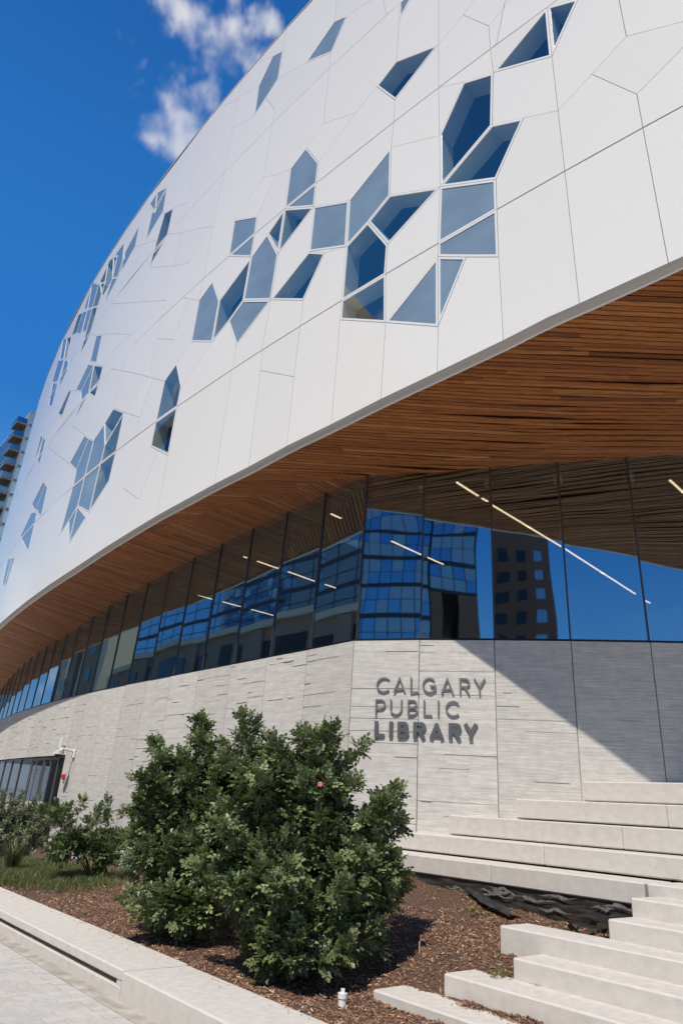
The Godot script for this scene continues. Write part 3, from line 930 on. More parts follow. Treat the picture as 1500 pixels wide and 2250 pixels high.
func plank(b: MB, q: PackedVector2Array, dir: Vector2, off: Vector2, cup: float) -> void:
	var side := Vector2(-dir.y, dir.x)
	var idx := Geometry2D.triangulate_polygon(q)
	var low := PackedVector3Array()
	var tx := PackedVector2Array()
	for w in q:
		var v := Vector3(w.x, 0, w.y)
		v.y = soffit_at(v) - cup
		low.push_back(v)
		tx.push_back(Vector2(w.dot(dir) * 0.5 + off.x, w.dot(side) * 2.2 + off.y))
	for i in range(0, idx.size(), 3):
		b.tri(low[idx[i]], low[idx[i + 1]], low[idx[i + 2]], Vector3.DOWN, Vector3.DOWN, Vector3.DOWN, tx[idx[i]], tx[idx[i + 1]], tx[idx[i + 2]])
	for i in q.size():
		var j := (i + 1) % q.size()
		var e := (q[j] - q[i])
		var h := Vector3(e.y, 0, -e.x) * signf(area(q))
		b.quad_uv(low[i], low[j], low[j] + Vector3.UP * 0.02, low[i] + Vector3.UP * 0.02, h, tx[i], tx[j], tx[j], tx[i])

func build_soffit(lib: Node3D) -> void:
	var so := part("soffit", lib)
	# outlines in plan: (x, z)
	var crease := [Vector2(-3.93, -15.02), Vector2(-3.09, -14.32), Vector2(-2.28, -13.72), Vector2(-1.41, -13.10), Vector2(-0.6, -12.54), Vector2(-0.15, -12.27)]
	var uc := 0.0
	var c0 := Vector2(-4.95, -15.95)
	uc = nearest_u(Vector3(c0.x, 0, c0.y)).x
	var z1 := PackedVector2Array()
	var u := -6.9
	while u < uc:
		var f := fac(u) - fnr(u) * 0.14
		z1.push_back(Vector2(f.x, f.z))
		u += 0.5
	var fc := fac(uc) - fnr(uc) * 0.14
	z1.push_back(Vector2(fc.x, fc.z))
	for c in crease:
		z1.push_back(c)
	# past the glass the boards run on a little, also round the corner
	z1.push_back(Vector2(0.1, -12.15))
	z1.push_back(Vector2(0.34, -12.62))
	for i in range(1, WALL_RIGHT.size()):
		z1.push_back(Vector2(WALL_RIGHT[i].x + 0.06, WALL_RIGHT[i].z - 0.3))
	var z2 := PackedVector2Array()
	z2.push_back(Vector2(fc.x, fc.z))
	for c in crease:
		z2.push_back(c)
	z2.push_back(Vector2(0.1, -12.15))
	z2.push_back(Vector2(0.34, -12.62))
	u = 9.6
	while u < 42.0:
		var f := wall_left(u) - fnr(u) * 0.32
		z2.push_back(Vector2(f.x, f.z))
		u += 0.6
	while u > uc:
		var f := fac(u) - fnr(u) * 0.14
		z2.push_back(Vector2(f.x, f.z))
		u -= 0.6
	var d1 := Vector2(0.9982, 0.06).normalized()
	var rows := clip_rows(z1, d1, 0.09, 0.02, -17.5, 1.5, 0.9, 3.6)
	# those over the plaza in front of the viewer are boards of their own, the rest are laid as one
	var scored := []
	for q in rows:
		var mid := Vector2.ZERO
		for w in q:
			mid += w / q.size()
		var lead := mid.x * 0.9 - mid.y * 0.2
		var far := absf(mid.x - 3.2) * 1.0 + absf(mid.y + 8.7) * 0.8
		scored.append([far, q, mid])
	scored.sort_custom(func(a, b): return a[0] < b[0])
	var rest := []
	for i in 7:
		var b := MB.new()
		b.use_uv = true
		rest.append(b)
	var weights := [0, 0, 0, 0, 1, 1, 2, 2, 2, 3, 3, 4, 5, 5, 5, 5, 6, 0, 2, 5]
	for i in scored.size():
		var tone: int = weights[rng.randi() % weights.size()]
		var off := Vector2(rng.randf() * 7.0, rng.randf() * 3.0)
		var cup := rng.randf_range(0.0, 0.004)
		if i < 290:
			var b := MB.new()
			b.use_uv = true
			plank(b, scored[i][1], d1, off, cup)
			put("board", b.mesh(mats["plank_%d" % tone]), so)
		else:
			plank(rest[tone], scored[i][1], d1, off, cup)
	var nd := -fnr(14.0)
	var d2 := Vector2(nd.x, nd.z).normalized()
	for q in clip_rows(z2, d2, 0.09, 0.02, -60.0, 60.0, 1.6, 2.6):
		plank(rest[weights[rng.randi() % weights.size()]], q, d2, Vector2(rng.randf() * 7.0, rng.randf() * 3.0), rng.randf_range(0.0, 0.004))
	var far_boards := ArrayMesh.new()
	for i in 7:
		rest[i].add_to(far_boards, mats["plank_%d" % i])
	var fb := put("boards_beyond", far_boards, so)
	fb.set_meta("kind", "stuff")
	# dark lining above the boards
	var ln := MB.new()
	for zz in [[z1, d1], [z2, d2]]:
		for z in clip_rows(zz[0], zz[1], 0.5, 0.0, -60.0, 60.0, 0.6, 0.7):
			var idx := Geometry2D.triangulate_polygon(z)
			for i in range(0, idx.size(), 3):
				var t := []
				for j in 3:
					var w: Vector2 = z[idx[i + j]]
					var v := Vector3(w.x, 0, w.y)
					v.y = soffit_at(v) + 0.09
					t.append(v)
				ln.tri(t[0], t[1], t[2], Vector3.DOWN)
	put("lining", ln.mesh(mats["plank_gap"]), so)

# ------------------------------------------------------------------ the board-formed concrete wall
func wall_normal(a: Vector3, b: Vector3) -> Vector3:
	var d := (b - a).normalized()
	var n := Vector3(d.z, 0, -d.x)
	return n if n.dot(Vector3(-a.x, 0, 3.0 - a.z)) > 0.0 else -n

func concrete_panel(parent: Node, a: Vector3, b: Vector3, y0: float, y1: float, gap: float, k: int) -> void:
	var n := wall_normal(a, b)
	var d := (b - a).normalized()
	var l := a.distance_to(b)
	var m := MB.new()
	var y := y0
	while y < y1 - 0.001:
		var h := minf(rng.randf_range(0.085, 0.115), y1 - y)
		if y1 - (y + h) < 0.04:
			h = y1 - y
		var x := gap
		while x < l - gap - 0.001:
			var w := rng.randf_range(0.35, 1.6)
			if x + w > l - gap - 0.15:
				w = l - gap - x
			# each board of the form left its own level; a few left a fin or a lip
			var o := rng.randf_range(-0.0025, 0.0) - (0.006 if rng.randf() < 0.1 else 0.0)
			var p := a + d * x + n * o + Vector3.UP * y
			var q := p + d * w
			m.quad(p, q, q + Vector3.UP * h, p + Vector3.UP * h, n)
			for e in [p, p + Vector3.UP * h]:
				m.quad(e, e + d * w, e + d * w - n * 0.02, e - n * 0.02, Vector3.UP if e.y > y + h / 2.0 else Vector3.DOWN)
			m.quad(p, p + Vector3.UP * h, p + Vector3.UP * h - n * 0.02, p - n * 0.02, -d)
			m.quad(q, q + Vector3.UP * h, q + Vector3.UP * h - n * 0.02, q - n * 0.02, d)
			if rng.randf() < 0.11:
				# an open seam between two boards, left as a thin lip of cement paste
				var fw := rng.randf_range(0.12, 0.55)
				var fx := rng.randf_range(0.0, maxf(0.0, w - fw))
				fw = minf(fw, w)
				var c := p + d * (fx + fw / 2.0) + n * 0.004
				m.box(c, d * fw / 2.0, Vector3.UP * 0.0025, n * 0.006)
			x += w
		y += h
	# the sides and the top of the panel
	for e in [a + d * gap, b - d * gap]:
		m.quad(e + Vector3.UP * y0, e + Vector3.UP * y1, e + Vector3.UP * y1 - n * 0.25, e + Vector3.UP * y0 - n * 0.25, d if e == b - d * gap else -d)
	m.quad(a + Vector3.UP * y1, b + Vector3.UP * y1, b + Vector3.UP * y1 - n * 0.25, a + Vector3.UP * y1 - n * 0.25, Vector3.UP)
	m.quad(a + Vector3.UP * y0, b + Vector3.UP * y0, b + Vector3.UP * y0 - n * 0.25, a + Vector3.UP * y0 - n * 0.25, Vector3.DOWN)
	var me := m.mesh(mats["wall_concrete_%d" % (k % 3)])
	var sl := MB.new()
	sl.quad(a - n * 0.03 + Vector3.UP * y0 - d * 0.02, a - n * 0.03 + Vector3.UP * y1 - d * 0.02, a - n * 0.03 + Vector3.UP * y1 + d * 0.02, a - n * 0.03 + Vector3.UP * y0 + d * 0.02, n)
	sl.quad(a - n * 0.022 + Vector3.UP * y0, b - n * 0.022 + Vector3.UP * y0, b - n * 0.022 + Vector3.UP * y1, a - n * 0.022 + Vector3.UP * y1, n)
	sl.add_to(me, mats["sand_joint"])
	put("concrete_panel", me, parent)

func lean_at(st: Array, i: int) -> Vector3:
	# the glazing leans back a little; at a joint both neighbouring planes must meet
	var n1 := wall_normal(st[maxi(i - 1, 0)], st[maxi(i, 1)])
	var n2 := wall_normal(st[mini(i, st.size() - 2)], st[mini(i + 1, st.size() - 1)])
	return -(n1 + n2) / (1.0 + n1.dot(n2)) * (0.036 if i < WALL_RIGHT.size() - 1 else 0.024)

func build_wall(lib: Node3D) -> void:
	var st := wall_stations()
	var cw := part("concrete_wall", lib)
	var gw := part("curtain_wall", lib)
	var door_top := 2.6
	for i in range(0, st.size() - 1):
		var a: Vector3 = st[i]
		var b: Vector3 = st[i + 1]
		var right := i < WALL_RIGHT.size() - 1
		var y0 := -0.3
		var k := i - WALL_RIGHT.size() + 1
		if k > 0 and JOINT_U[k - 1] > 21.8:
			y0 = door_top
		if k > 0 and absf(JOINT_U[k - 1] - 20.65) < 0.01:
			# the door's right jamb stands inside this bay
			var mid := wall_left(21.55)
			concrete_panel(cw, a, mid, -0.3, SILL_Y, 0.006, i)
			concrete_panel(cw, mid, b, door_top, SILL_Y, 0.004, i + 1)
		else:
			concrete_panel(cw, a, b, y0, SILL_Y, 0.007 if right else 0.0035, i)
	# glazing above the sill: panes, mullions, sill and head
	for i in range(0, st.size() - 1):
		var a: Vector3 = st[i]
		var b: Vector3 = st[i + 1]
		var n := wall_normal(a, b)
		var d := (b - a).normalized()
		var ta := soffit_at(a) + 0.03
		var tb := soffit_at(b) + 0.03
		var p := MB.new()
		var tilt := n * rng.randf_range(-0.006, 0.006)
		var sw := rng.randf_range(-0.004, 0.004)
		var la := lean_at(st, i) * (ta - SILL_Y)
		var lb := lean_at(st, i + 1) * (tb - SILL_Y)
		var ga := a - n * 0.07 + d * 0.012 + n * sw
		var gb := b - n * 0.07 - d * 0.012 - n * sw
		p.quad(ga + Vector3.UP * (SILL_Y + 0.03), gb + Vector3.UP * (SILL_Y + 0.03), gb + Vector3.UP * tb + tilt + lb, ga + Vector3.UP * ta + tilt + la, n)
		put("glass_pane", p.mesh(mats["band_glass"]), gw)
		var s := MB.new()
		s.box((a + b) / 2.0 - n * 0.055 + Vector3.UP * (SILL_Y + 0.018), d * (a.distance_to(b) / 2.0), Vector3.UP * 0.017, n * 0.05)
		put("sill", s.mesh(mats["dark_metal"]), gw)
		if i > 0:
			var mu := MB.new()
			mu.box(a - n * 0.062 + la / 2.0 + Vector3.UP * ((SILL_Y + 0.035 + ta) / 2.0), d * 0.013, Vector3.UP * ((ta - SILL_Y - 0.035) / 2.0) + la / 2.0, n * 0.014)
			put("mullion", mu.mesh(mats["mullion"]), gw)
			var mi := MB.new()
			mi.box(a - n * 0.15 + la / 2.0 + Vector3.UP * ((SILL_Y + ta) / 2.0), d * 0.025, Vector3.UP * ((ta - SILL_Y) / 2.0) + la / 2.0, n * 0.06)
			put("mullion_back", mi.mesh(mats["dark_metal"]), gw)
	# the dark room behind the glass: floor, ceiling, back and ends
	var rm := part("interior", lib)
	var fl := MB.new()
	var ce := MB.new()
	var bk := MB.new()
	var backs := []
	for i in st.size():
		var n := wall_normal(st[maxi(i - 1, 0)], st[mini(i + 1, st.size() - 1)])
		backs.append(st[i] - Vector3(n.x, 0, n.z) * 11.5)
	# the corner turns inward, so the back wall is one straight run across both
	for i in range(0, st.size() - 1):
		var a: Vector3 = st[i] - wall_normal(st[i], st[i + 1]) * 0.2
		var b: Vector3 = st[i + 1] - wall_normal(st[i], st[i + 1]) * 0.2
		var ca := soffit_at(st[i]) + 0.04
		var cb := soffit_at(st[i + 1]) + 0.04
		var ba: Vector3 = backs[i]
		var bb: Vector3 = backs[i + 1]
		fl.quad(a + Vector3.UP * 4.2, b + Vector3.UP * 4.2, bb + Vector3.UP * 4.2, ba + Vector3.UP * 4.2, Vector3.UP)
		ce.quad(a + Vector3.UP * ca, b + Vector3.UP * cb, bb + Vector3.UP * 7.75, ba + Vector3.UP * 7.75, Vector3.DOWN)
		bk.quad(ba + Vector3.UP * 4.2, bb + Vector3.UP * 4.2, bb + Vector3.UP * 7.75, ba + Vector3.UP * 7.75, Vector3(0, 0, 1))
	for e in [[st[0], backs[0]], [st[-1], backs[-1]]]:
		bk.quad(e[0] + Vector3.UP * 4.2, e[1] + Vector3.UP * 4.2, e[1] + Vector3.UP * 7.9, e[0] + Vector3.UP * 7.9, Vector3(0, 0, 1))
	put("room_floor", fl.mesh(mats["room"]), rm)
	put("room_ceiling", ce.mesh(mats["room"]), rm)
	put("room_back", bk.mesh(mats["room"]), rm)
	# the street entrance: glazed opening with a pair of doors
	var en := part("entrance", lib)
	var us := [21.55, 22.55, 24.15, 25.75, 27.4, 29.0, 30.6, 32.2, 34.0]
	for i in us.size() - 1:
		var a := wall_left(us[i]) - fnr(us[i]) * 0.16
		var b := wall_left(us[i + 1]) - fnr(us[i + 1]) * 0.16
		var n := fnr(us[i])
		var d := (b - a).normalized()
		var g := MB.new()
		g.quad(a + Vector3.UP * 0.0, b, b + Vector3.UP * door_top, a + Vector3.UP * door_top, n)
		var door := i == 1 or i == 2
		var o := part("door" if door else "side_light", en)
		put("pane", g.mesh(mats["door_glass"]), o)
		var fr := MB.new()
		var t := 0.05 if door else 0.025
		for e in [a + d * t, b - d * t]:
			fr.box(e + Vector3.UP * (door_top / 2.0), d * t, Vector3.UP * (door_top / 2.0), n * 0.03)
		var mid := (a + b) / 2.0
		var w := a.distance_to(b) / 2.0 - 2.0 * t
		fr.box(mid + Vector3.UP * (door_top - t), d * w, Vector3.UP * t, n * 0.03)
		fr.box(mid + Vector3.UP * t, d * w, Vector3.UP * t, n * 0.03)
		put("frame", fr.mesh(mats["door_metal"]), o)
		if door:
			for e in [0.3, -0.3]:
				var h := MB.new()
				var c: Vector3 = mid + d * e + n * 0.1
				h.tube(c + Vector3.UP * 0.35, c + Vector3.UP * 2.45, 0.018, 0.018)
				for y in [0.6, 2.2]:
					h.tube(c + Vector3.UP * y, c + Vector3.UP * y - n * 0.09, 0.012, 0.012)
				put("handle", h.mesh(mats["steel"]), o)
	var lb := MB.new()
	for i in us.size() - 1:
		var a := wall_left(us[i])
		var b := wall_left(us[i + 1])
		lb.quad(a - fnr(us[i]) * 2.5, b - fnr(us[i]) * 2.5, b - fnr(us[i]) * 2.5 + Vector3.UP * 3.0, a - fnr(us[i]) * 2.5 + Vector3.UP * 3.0, fnr(us[i]))
		lb.quad(a - fnr(us[i]) * 0.02 + Vector3.UP * door_top, b - fnr(us[i]) * 0.02 + Vector3.UP * door_top, b - fnr(us[i]) * 2.5 + Vector3.UP * door_top, a - fnr(us[i]) * 2.5 + Vector3.UP * door_top, Vector3.DOWN)
	var ja := wall_left(21.55)
	lb.quad(ja - fnr(21.55) * 0.17, ja - fnr(21.55) * 2.5, ja - fnr(21.55) * 2.5 + Vector3.UP * door_top, ja - fnr(21.55) * 0.17 + Vector3.UP * door_top, DV)
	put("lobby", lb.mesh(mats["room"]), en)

# ------------------------------------------------------------------ the lettering
func arc(c: Vector2, r: Vector2, d0: float, d1: float, n := 22) -> PackedVector2Array:
	var p := PackedVector2Array()
	for i in n + 1:
		var t := deg_to_rad(lerpf(d0, d1, float(i) / n))
		p.push_back(c + Vector2(cos(t) * r.x, sin(t) * r.y))
	return p

func strokes(ch: String, w: float, h: float, t: float) -> Array:
	# centre lines of a geometric sans letter inside w x h, for strokes t wide
	var q := t / 2.0
	var V := func(a: Array) -> PackedVector2Array:
		var p := PackedVector2Array()
		for i in range(0, a.size(), 2):
			p.push_back(Vector2(a[i], a[i + 1]))
		return p
	match ch:
		"C":
			return [arc(Vector2(w * 0.54, h / 2), Vector2(w * 0.54 - q, h / 2 - q), 44, 316)]
		"G":
			return [arc(Vector2(w * 0.52, h / 2), Vector2(w * 0.52 - q, h / 2 - q), 44, 322), V.call([w - q, h * 0.14, w - q, h * 0.46 + q]), V.call([w - t, h * 0.46, w * 0.56, h * 0.46])]
		"A":
			return [V.call([q * 0.9, 0, w / 2, h - q * 1.2, w - q * 0.9, 0]), V.call([w * 0.2, h * 0.27, w * 0.8, h * 0.27])]
		"L":
			return [V.call([q, h, q, q, w, q])]
		"I":
			return [V.call([w / 2, h, w / 2, 0])]
		"Y":
			return [V.call([q * 0.9, h, w / 2, h * 0.42, w - q * 0.9, h]), V.call([w / 2, h * 0.42, w / 2, 0])]
		"U":
			var p := PackedVector2Array([Vector2(q, h)])
			p.append_array(arc(Vector2(w / 2, w / 2), Vector2(w / 2 - q, w / 2 - q), 180, 360))
			p.push_back(Vector2(w - q, h))
			return [p]
		"P", "R":
			var m := h * (0.36 if ch == "P" else 0.4)
			var r := (h - m) / 2.0
			var p := PackedVector2Array([Vector2(t * 0.9, h - q)])
			p.append_array(arc(Vector2(w - r * 0.98, m + r), Vector2(r * 0.98 - q, r - q), 90, -90))
			p.push_back(Vector2(t * 0.9, m + q))
			var s := [V.call([q, h, q, 0]), p]
			if ch == "R":
				s.append(V.call([w * 0.5, m + q * 0.6, w - q * 1.1, 0]))
			return s
		"B":
			var m := h * 0.52
			var r0 := m / 2.0
			var r1 := (h - m) / 2.0
			var a := PackedVector2Array([Vector2(t * 0.9, h - q)])
			a.append_array(arc(Vector2(w * 0.94 - r1, m + r1 - q * 0.5), Vector2(r1 - q, r1 - q * 0.5), 90, -90))
			a.push_back(Vector2(t * 0.9, m))
			var b := PackedVector2Array([Vector2(t * 0.9, m)])
			b.append_array(arc(Vector2(w - r0, r0 + q * 0.25), Vector2(r0 - q, r0 - q * 0.75), 90, -90))
			b.push_back(Vector2(t * 0.9, q))
			return [V.call([q, h, q, 0]), a, b]
	return []

func build_letters() -> void:
	var o: Vector3 = WALL_RIGHT[0]
	var d := Vector3(0.96513, 0, 0.26178)
	var n := Vector3(-0.26178, 0, 0.96513)
	var sg := thing("wall_sign", "raised grey metal letters reading CALGARY PUBLIC LIBRARY on the concrete wall", "sign", o + d * 0.44 + Vector3.UP * 2.72 + n * 0.09)
	for e in LETTERS:
		var ch: String = e[0]
		var bold: bool = e[4]
		var h := 0.252
		var t := 0.058 if bold else 0.0255
		var m := MB.new()
		var depth := 0.028 if bold else 0.023
		var k := 0
		var lift := interp((e[1] + e[2]) / 2.0, [0.0, 1.15, 2.4], [0.0, 0.086, 0.088]) + 0.004
		for pl in strokes(ch, e[2] - e[1], h, t):
			for q in Geometry2D.offset_polyline(pl, t / 2.0, Geometry2D.JOIN_MITER, Geometry2D.END_BUTT):
				var back := 0.005 + 0.0007 * k
				var front := depth + 0.0007 * k
				var idx := Geometry2D.triangulate_polygon(q)
				var P := func(w: Vector2, z: float) -> Vector3:
					return o + d * (e[1] + w.x) + Vector3.UP * (e[3] + w.y) + n * (lift + z) - sg.position
				for i in range(0, idx.size(), 3):
					m.tri(P.call(q[idx[i]], front), P.call(q[idx[i + 1]], front), P.call(q[idx[i + 2]], front), n)
					m.tri(P.call(q[idx[i]], back), P.call(q[idx[i + 1]], back), P.call(q[idx[i + 2]], back), -n)
				for i in q.size():
					var j := (i + 1) % q.size()
					var s := (q[j] - q[i]) * signf(area(q))
					m.quad(P.call(q[i], back), P.call(q[j], back), P.call(q[j], front), P.call(q[i], front), d * s.y - Vector3.UP * s.x)
				k += 1
		# the pins that hold the letter off the wall
		for y in [0.2, 0.8]:
			var c: Vector3 = o + d * (e[1] + (0.02 if ch != "Y" and ch != "I" and ch != "A" else (e[2] - e[1]) / 2.0)) + Vector3.UP * (e[3] + h * y) - sg.position
			if ch == "C" or ch == "G":
				c = o + d * (e[1] + 0.012) + Vector3.UP * (e[3] + h * (0.42 if y < 0.5 else 0.58)) - sg.position
			if ch == "A":
				c = o + d * (e[1] + (0.035 if y < 0.5 else (e[2] - e[1]) / 2.0)) + Vector3.UP * (e[3] + h * (0.15 if y < 0.5 else 0.93)) - sg.position
			m.tube(c + n * (lift - 0.03), c + n * (lift + 0.03), 0.004, 0.004, 6)
		put("letter", m.mesh(mats["letter_steel" if bold else "letter_light"]), sg).set_meta("label", "letter %s" % ch)

# ------------------------------------------------------------------ steps, curb, paving, bed
func street_at(p: float, s: float, y: float) -> Vector3:
	# p metres towards the building from the viewer's line, s metres along the street
	return -NV * p + DV * s + Vector3.UP * y

func step_block(label: String, p0: float, p1: float, s0: float, s1: float, y0: float, y1: float, cuts: Array) -> void:
	var o := thing("concrete_step", label, "step", street_at(p0, s0, y0), "precast concrete steps")
	var edges := [s0]
	for c in cuts:
		edges.append(c)
	edges.append(s1)
	for i in edges.size() - 1:
		var m := MB.new()
		var l: float = (edges[i] - edges[i + 1]) / 2.0 - 0.002
		var c := street_at((p0 + p1) / 2.0, (edges[i] + edges[i + 1]) / 2.0, (y0 + y1) / 2.0) - o.position
		m.cbox(c, DV * l, Vector3.UP * ((y1 - y0) / 2.0), NV * ((p1 - p0) / 2.0), 0.014)
		put("block", m.mesh(mats["cast_concrete"]), o)

func bed_y(p: float, s: float) -> float:
	var hb := interp(s, [3.4, 4.4, 5.9, 7.4, 9.0, 12.0, 17.0, 20.0], [0.55, 0.58, 0.69, 0.84, 0.74, 0.5, 0.2, 0.03])
	var near := interp(p, [3.85, 4.4, 4.88, 5.3, 5.7, 6.12, 7.5], [0.17, 0.11, 0.12, 0.22, 0.36, 0.47, hb])
	var far := lerpf(0.185, hb, clampf((p - 3.85) / 3.7, 0.0, 1.1))
	return lerpf(near, far, smoothstep(5.6, 8.5, s))

func build_ground() -> void:
	var g := MB.new()
	g.quad(Vector3(-400, -0.07, 400), Vector3(400, -0.07, 400), Vector3(400, -0.07, -400), Vector3(-400, -0.07, -400), Vector3.UP)
	structure("street_ground", g.mesh(mats["street"]))
	# paving bricks: long side across the street, half-bonded
	var bl := 0.285
	var bw := 0.118
	var pave := Node3D.new()
	pave.name = "brick_pavement"
	pave.set_meta("kind", "structure")
	add_child(pave)
	var bed := MB.new()
	bed.quad(street_at(3.05, 30, -0.012), street_at(3.05, -14, -0.012), street_at(-6, -14, -0.012), street_at(-6, 30, -0.012), Vector3.UP)
	put("sand_bed", bed.mesh(mats["sand_joint"]), pave)
	var shapes := []
	for i in 4:
		var m := MB.new()
		m.cbox(Vector3.ZERO, NV * (bl / 2.0 - 0.0028), Vector3.UP * 0.03, DV * (bw / 2.0 - 0.0022), 0.003)
		shapes.append(m.mesh(mats["brick_%d" % i]))
	var rest := MB.new()
	var count := 0
	var row := 0
	var s := 2.0
	while s < 24.0:
		var p := 3.05 - bl / 2.0 - (0.5 * bl if row % 2 else 0.0)
		if row % 2:
			rest.box(street_at(3.05 - bl / 4.0, s, -0.03 - 0.001), NV * (bl / 4.0 - 0.003), Vector3.UP * 0.03, DV * (bw / 2.0 - 0.0025))
		while p > -3.0:
			var lift := rng.randf_range(-0.0025, 0.0)
			var c := street_at(p, s, -0.03 + lift)
			# the ones that lie in view are bricks of their own
			if s > 5.4 and s < 9.8 and p > 3.05 - (s - 4.6) * 0.62 and p > 0.9 and count < 298:
				var b := put("brick", shapes[rng.randi() % 4], pave)
				b.position = c
				b.rotation.y = rng.randf_range(-0.004, 0.004)
				count += 1
			else:
				rest.box(c, NV * (bl / 2.0 - 0.0028), Vector3.UP * 0.03, DV * (bw / 2.0 - 0.0022))
			p -= bl
		s += bw
		row += 1
	put("bricks_beyond", rest.mesh(mats["brick_0"]), pave).set_meta("kind", "stuff")
	# gutter strip beside the curb
	var gt := MB.new()
	gt.box(street_at(3.13, 8.0, -0.012), NV * 0.078, Vector3.UP * 0.012, DV * 22.0)
	structure("gutter", gt.mesh(mats["street"]))

func build_curb() -> void:
	var o := thing("planter_curb", "low pale concrete planter edge with a dark slot along the brick pavement", "planter", street_at(3.5, 6.5, 0))
	var at := o.position
	var cuts := [-6.0, -3.2, -0.8, 1.65, 4.1, 6.53, 8.95, 11.4, 13.8, 16.2, 18.6, 21.0, 26.0]
	for i in cuts.size() - 1:
		var a: float = cuts[i]
		var b: float = cuts[i + 1]
		var slot := a > 6.0
		var m := MB.new()
		var l := (b - a) / 2.0 - 0.004
		var top := 0.222 if slot else 0.212
		if slot:
			m.cbox(street_at(3.528, (a + b) / 2.0, (0.136 + top) / 2.0) - at, DV * l, Vector3.UP * ((top - 0.136) / 2.0), NV * 0.322, 0.011)
			m.cbox(street_at(3.528, (a + b) / 2.0, 0.0) - at, DV * (l + 0.002), Vector3.UP * 0.093, NV * 0.322, 0.006)
		else:
			m.cbox(street_at(3.528, (a + b) / 2.0, top / 2.0 - 0.1) - at, DV * l, Vector3.UP * (top / 2.0 + 0.1), NV * 0.322, 0.012)
		put("curb_block", m.mesh(mats["curb_concrete"]), o)
	# the end of the slot is closed by a short plug, its depth by a dark strip
	var pl := MB.new()
	pl.box(street_at(3.53, 6.58, 0.115) - at, DV * 0.045, Vector3.UP * 0.0205, NV * 0.318)
	put("slot_end", pl.mesh(mats["curb_concrete"]), o)
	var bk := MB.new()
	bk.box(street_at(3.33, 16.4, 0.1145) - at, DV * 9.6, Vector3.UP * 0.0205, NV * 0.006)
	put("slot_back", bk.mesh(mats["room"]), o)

func build_steps() -> void:
	var far := -7.0
	step_block("top seating step against the concrete wall, shortest at its left end", 9.80, 10.5, 6.15, far, 1.945, 2.21, [3.2, 0.6, -2.0])
	step_block("second seating step from the top, just below the shadowed wall", 9.22, 9.86, 6.95, far, 1.655, 1.915, [4.55, 2.1, -0.5])
	step_block("third seating step from the top, starting left of the wall's lit joint", 8.64, 9.28, 7.78, far, 1.375, 1.635, [4.85, 2.4, 0.0])
	step_block("fourth seating step, with a black gap under its long front", 8.09, 8.70, 8.6, far, 1.135, 1.36, [5.6, 3.1, 0.6])
	step_block("fifth step with rounded right end above the torn black membrane", 7.52, 8.14, 8.9, 4.03, 0.90, 1.113, [5.97])
	step_block("stair step beginning where the membrane wall ends, under the seating", 7.44, 8.14, 3.96, far, 0.86, 1.118, [1.5, -1.0])
	step_block("upper short stair step right of the black membrane", 6.94, 7.50, 3.87, far, 0.5, 1.01, [1.2, -1.4])
	step_block("stair step directly below the upper short one, beside crumpled membrane", 6.53, 6.98, 3.88, far, 0.3, 0.85, [1.4, -1.2])
	step_block("long stair block whose end stands in the mulch below the membrane", 6.12, 6.57, 4.77, far, 0.1, 0.69, [2.2, -0.4])
	step_block("stair block set back between the two long ones in the mulch", 5.71, 6.16, 4.32, far, 0.0, 0.53, [1.9, -0.7])
	step_block("second lowest stair block, its end on bare mulch", 5.30, 5.75, 4.74, far, -0.1, 0.37, [2.3, 0.0])
	step_block("lowest stair block at the picture's bottom beside the white pipe", 4.88, 5.34, 5.17, far, -0.2, 0.205, [2.6, 0.2])
	# fill below the seating, dark in the gaps between the steps
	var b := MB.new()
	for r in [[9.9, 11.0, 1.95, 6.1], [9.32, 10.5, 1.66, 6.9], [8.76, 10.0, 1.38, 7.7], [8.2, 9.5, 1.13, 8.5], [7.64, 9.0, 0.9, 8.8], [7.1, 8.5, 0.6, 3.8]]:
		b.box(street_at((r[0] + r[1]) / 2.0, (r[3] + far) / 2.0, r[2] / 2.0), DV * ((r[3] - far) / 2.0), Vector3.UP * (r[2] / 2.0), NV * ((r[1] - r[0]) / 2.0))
	structure("step_foundation", b.mesh(mats["membrane"]))

